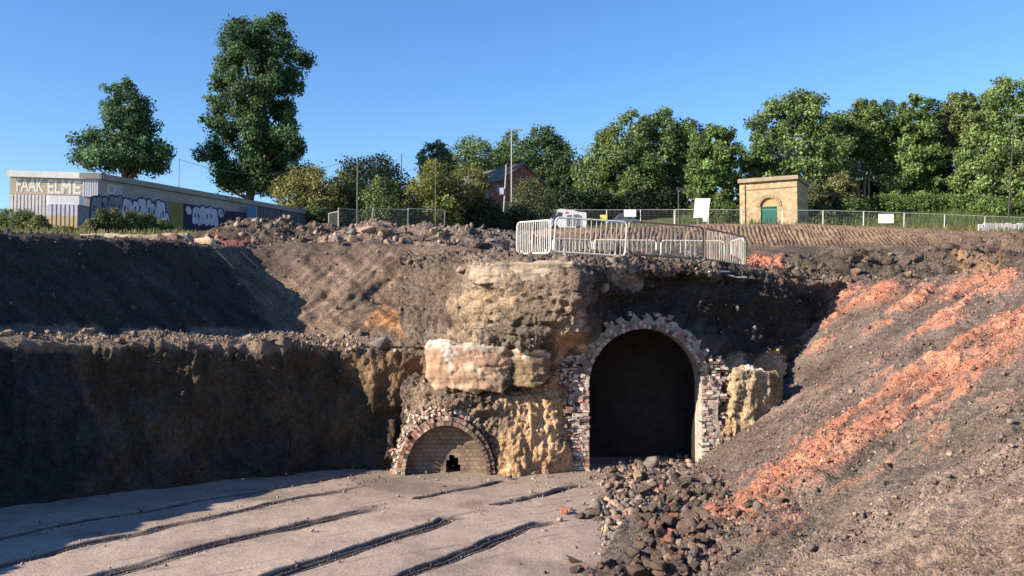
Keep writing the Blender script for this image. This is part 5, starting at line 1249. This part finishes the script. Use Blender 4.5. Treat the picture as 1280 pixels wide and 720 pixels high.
# woodland on the rise, each tree its own
tree("broadleaf_tree", "dark low tree mass behind the wooden pole", "tree", 465, 250, 195, 110, 112, BUSH, 4500, (.018, .026, .016), 3, zb=.1, lsize=.3, tr_r=.2)
tree("broadleaf_tree", "slim wispy tree rising above the olive bushes", "tree", 545, 255, 178, 52, 90, TALL, 2200, (.055, .075, .04), 4, zb=.35, lsize=.22, tr_r=.12)
tree("broadleaf_tree", "mid green tree behind the roof of the brick house, on its left", "tree", 590, 250, 172, 100, 118, ROUND, 5500, (.075, .095, .034), 5, zb=.1, lsize=.3)
tree("broadleaf_tree", "rounded dark green tree right above the house gable", "tree", 680, 250, 158, 88, 120, ROUND, 6500, (.042, .062, .026), 6, zb=.05, lsize=.3, lean=0)
tree("broadleaf_tree", "light green round tree just left of the gable tree", "tree", 640, 250, 166, 66, 128, ROUND, 4000, (.07, .095, .034), 61, zb=.1, lsize=.3)
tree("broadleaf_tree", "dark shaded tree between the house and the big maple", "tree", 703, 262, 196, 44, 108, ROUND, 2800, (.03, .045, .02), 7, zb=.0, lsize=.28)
tree("broadleaf_tree", "big leaning maple behind the fence, centre of the picture", "tree", 770, 270, 141, 118, 104, [(0, .95), (.2, 1), (.45, .92), (.7, .72), (.9, .45), (1, .25)], 11000, (.080, .098, .036), 8, zb=.08, lsize=.28, clump=.13, lean=1.6, nclump=170)
tree("broadleaf_tree", "tall full tree right beside the big leaning maple", "tree", 828, 268, 140, 92, 106, TALL, 9500, (.068, .088, .033), 9, zb=.05, lsize=.28, nclump=130)
tree("broadleaf_tree", "bluish dark tree peeping out behind the two maples", "tree", 866, 250, 151, 56, 126, ROUND, 3500, (.045, .065, .04), 10, zb=.1, lsize=.3)
tree("broadleaf_tree", "small full round tree left of the buff brick pump house", "tree", 893, 262, 156, 78, 96, TALL, 8000, (.080, .105, .036), 11, zb=.06, lsize=.26, nclump=120)
tree("broadleaf_tree", "widest bright tree standing directly behind the pump house", "tree", 988, 262, 117, 138, 98, [(0, .85), (.2, 1), (.45, 1), (.7, .8), (.88, .55), (1, .2)], 14000, (.088, .112, .040), 12, zb=.04, lsize=.28, clump=.12, nclump=210, lean=.6)
tree("broadleaf_tree", "slender tree with pale twin stems right of the pump house", "tree", 1080, 258, 126, 66, 100, [(0, .25), (.25, .5), (.5, 1), (.75, .9), (1, .3)], 5500, (.085, .105, .038), 13, zb=.28, lsize=.27, tr_r=.14, stems=3, bark=(.30, .22, .14))
tree("broadleaf_tree", "bushy bright tree between the twin stemmed tree and the gap", "tree", 1138, 258, 123, 78, 99, [(0, .9), (.25, 1), (.5, .95), (.75, .75), (1, .3)], 9000, (.090, .118, .040), 14, zb=.04, lsize=.27, nclump=130)
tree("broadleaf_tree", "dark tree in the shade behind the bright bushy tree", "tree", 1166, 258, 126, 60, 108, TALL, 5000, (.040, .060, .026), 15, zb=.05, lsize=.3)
tree("broadleaf_tree", "thin brownish tree with bare pale lower stems", "tree", 1201, 255, 118, 52, 100, [(0, .3), (.3, .45), (.55, .9), (.8, 1), (1, .4)], 4000, (.088, .098, .04), 16, zb=.32, lsize=.27, tr_r=.16, stems=2, bark=(.28, .18, .12))
tree("broadleaf_tree", "large light green tree filling the right edge of the wood", "tree", 1258, 262, 100, 124, 92, [(0, 1), (.3, 1), (.55, .85), (.8, .65), (1, .3)], 14000, (.098, .120, .044), 17, zb=.04, lsize=.27, clump=.12, nclump=200)
tree("broadleaf_tree", "tall tree behind the slender twin stemmed tree", "tree", 1108, 250, 128, 60, 118, TALL, 4500, (.05, .07, .03), 18, zb=.05, lsize=.3)
tree("broadleaf_tree", "tall tree cut by the right edge of the picture", "tree", 1330, 262, 92, 110, 97, ROUND, 6000, (.085, .105, .040), 19, zb=.04, lsize=.3)
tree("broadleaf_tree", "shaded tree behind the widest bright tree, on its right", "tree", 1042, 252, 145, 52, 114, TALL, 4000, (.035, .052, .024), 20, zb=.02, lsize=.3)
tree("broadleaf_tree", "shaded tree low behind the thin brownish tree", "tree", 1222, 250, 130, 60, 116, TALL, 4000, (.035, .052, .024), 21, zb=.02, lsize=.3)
tree("small_tree", "small brownish green tree just right of the pump house", "tree", 1052, 268, 214, 44, 88, ROUND, 2200, (.105, .092, .04), 22, zb=.18, lsize=.2, tr_r=.09)
tree("small_tree", "low dark bush hugging the pump house side wall", "bush", 1022, 272, 226, 46, 87, BUSH, 2200, (.06, .06, .03), 23, zb=.0, lsize=.2, trunk=False)
def bush(label, px, yt, wpx, D, n, col, seed, cat="bush", name="bush", group=None, lsize=.16, prof=BUSH, clump=.2, nclump=None, asp=(.55, 1.0)):
    col = tuple(np.array(col) * .78)
    return tree(name, label, cat, px, 300, yt, wpx, D, prof, n, col, seed, zb=.0, lsize=lsize, trunk=False, group=group, clump=clump, nclump=nclump, asp=asp)
bush("round olive bush with yellowing top right of the tall poplar", 385, 209, 92, 66, 5500, (.135, .118, .042), 31, nclump=90)
bush("green bush left of the wooden pole, beside the olive one", 428, 218, 66, 68, 3600, (.095, .10, .036), 32)
bush("lower green bush behind the railing panels right of the wooden pole", 478, 222, 62, 66, 3400, (.09, .105, .04), 33)
bush("large yellow green bush in the middle, above the railing end", 540, 204, 84, 68, 5200, (.12, .115, .036), 34, nclump=90)
bush("spreading olive bush covering the left side of the brick house", 584, 208, 82, 72, 5200, (.105, .098, .036), 35, nclump=80)
bush("greyish bush under the gable of the brick house", 662, 222, 62, 80, 2600, (.085, .085, .042), 36)
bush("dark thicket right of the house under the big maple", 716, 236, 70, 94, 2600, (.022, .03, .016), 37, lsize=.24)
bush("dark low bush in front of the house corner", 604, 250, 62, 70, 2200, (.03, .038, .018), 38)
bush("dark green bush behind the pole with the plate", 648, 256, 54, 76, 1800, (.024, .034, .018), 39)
bush("dark bush left of the railing panels", 398, 252, 46, 60, 1600, (.06, .066, .028), 40)
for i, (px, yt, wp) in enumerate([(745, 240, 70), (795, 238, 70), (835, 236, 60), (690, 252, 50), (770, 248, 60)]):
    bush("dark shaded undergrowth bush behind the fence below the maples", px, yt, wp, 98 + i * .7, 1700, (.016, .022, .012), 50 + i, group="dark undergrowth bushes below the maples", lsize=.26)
for i, (px, yt, wp, D, c_) in enumerate([(905, 254, 46, 84, (.07, .095, .03)), (1060, 250, 60, 88, (.05, .075, .026)), (1105, 246, 66, 90, (.085, .115, .034)), (1150, 244, 60, 92, (.075, .105, .032)), (1195, 246, 70, 92, (.085, .115, .034)), (1240, 250, 60, 88, (.095, .12, .036)), (1030, 266, 34, 80, (.06, .08, .03)), (1290, 250, 60, 88, (.07, .1, .03))]):
    bush("leafy green scrub bush on the grass slope behind the site fence", px, yt, wp, D, 1700, c_, 70 + i, group="scrub bushes on the grass slope", lsize=.2, clump=.24)
for i, (px, yt, wp, D) in enumerate([(8, 262, 34, 41), (30, 262, 40, 40.5), (50, 270, 26, 40), (84, 286, 40, 39.5), (128, 263, 18, 39.6), (144, 261, 22, 40), (166, 263, 32, 40.6), (186, 267, 26, 41), (114, 275, 20, 39.2), (204, 276, 24, 42), (-16, 262, 40, 41)]):
    bush("tall weed clump growing before the graffiti building", px, yt, wp, D, 1300, [(.10, .105, .04), (.075, .09, .032), (.12, .11, .045)][i % 3], 90 + i, cat="weeds", name="weed_clump", group="weed clumps before the graffiti building", lsize=.15, prof=[(0, 1), (.3, .95), (.6, .75), (.85, .45), (1, .2)], asp=(.12, .3))
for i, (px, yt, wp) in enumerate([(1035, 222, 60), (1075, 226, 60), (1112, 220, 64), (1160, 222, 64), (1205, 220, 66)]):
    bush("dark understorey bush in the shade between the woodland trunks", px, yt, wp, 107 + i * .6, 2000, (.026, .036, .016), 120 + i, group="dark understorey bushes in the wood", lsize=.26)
# rough grass and weeds on the hill foot and along the bank tops
def grass(name, label, spots, hgt, wid, seed):
    rg = np.random.default_rng(seed); V = []; Cc = []
    for x, y, k, hh, c_ in spots:
        n = k; bx = x + rg.normal(0, .35, n); by = y + rg.normal(0, .35, n); bz = Hz(bx, by) - .06
        h = hgt * hh * rg.uniform(.5, 1.2, n); a = rg.uniform(0, 6.28, n); lx = np.cos(a); ly = np.sin(a); ln_ = rg.normal(0, .3, n) * h; w_ = wid * rg.uniform(.6, 1.3, n)
        q = np.stack([np.stack([bx - lx * w_, by - ly * w_, bz], 1), np.stack([bx + lx * w_, by + ly * w_, bz], 1), np.stack([bx + lx * w_ * .5 + ln_, by + ly * w_ * .5, bz + h], 1), np.stack([bx - lx * w_ * .3 + ln_, by, bz + h], 1)], 1)
        V.append(q.reshape(-1, 3)); Cc.append(np.repeat(np.array(c_)[None] * rg.uniform(.6, 1.4, (n, 1)), 4, 0))
    V = np.concatenate(V); me = raw_mesh(name, V, np.arange(len(V)).reshape(-1, 4), M['leaf'], np.clip(np.concatenate(Cc), .01, .5)); return tag(obj(name, me), label, "grass", kind='stuff')
rg = np.random.default_rng(77); spots = []
for k in range(950):
    px = rg.uniform(735, 1320); D = rg.uniform(64, 78); x = (px - 640) / F * D; c_ = (.12, .125, .04) if rg.random() < .5 else (.19, .155, .065)
    spots.append((x, D, 16, rg.uniform(.3, 1.0), c_))
for k in range(900):
    px = rg.uniform(850, 1320); D = rg.uniform(78, 97); x = (px - 640) / F * D
    spots.append((x, D, 14, rg.uniform(.5, 1.2), (.085, .12, .034)))
for k in range(420):
    px = rg.uniform(-30, 230); D = rg.uniform(36, 43); x = (px - 640) / F * D
    spots.append((x, D, 12, rg.uniform(.15, .5), (.16, .155, .06)))
grass("rough_grass", "rough sunlit grass and weeds on the hill foot and bank top", spots, .85, .035, 5)
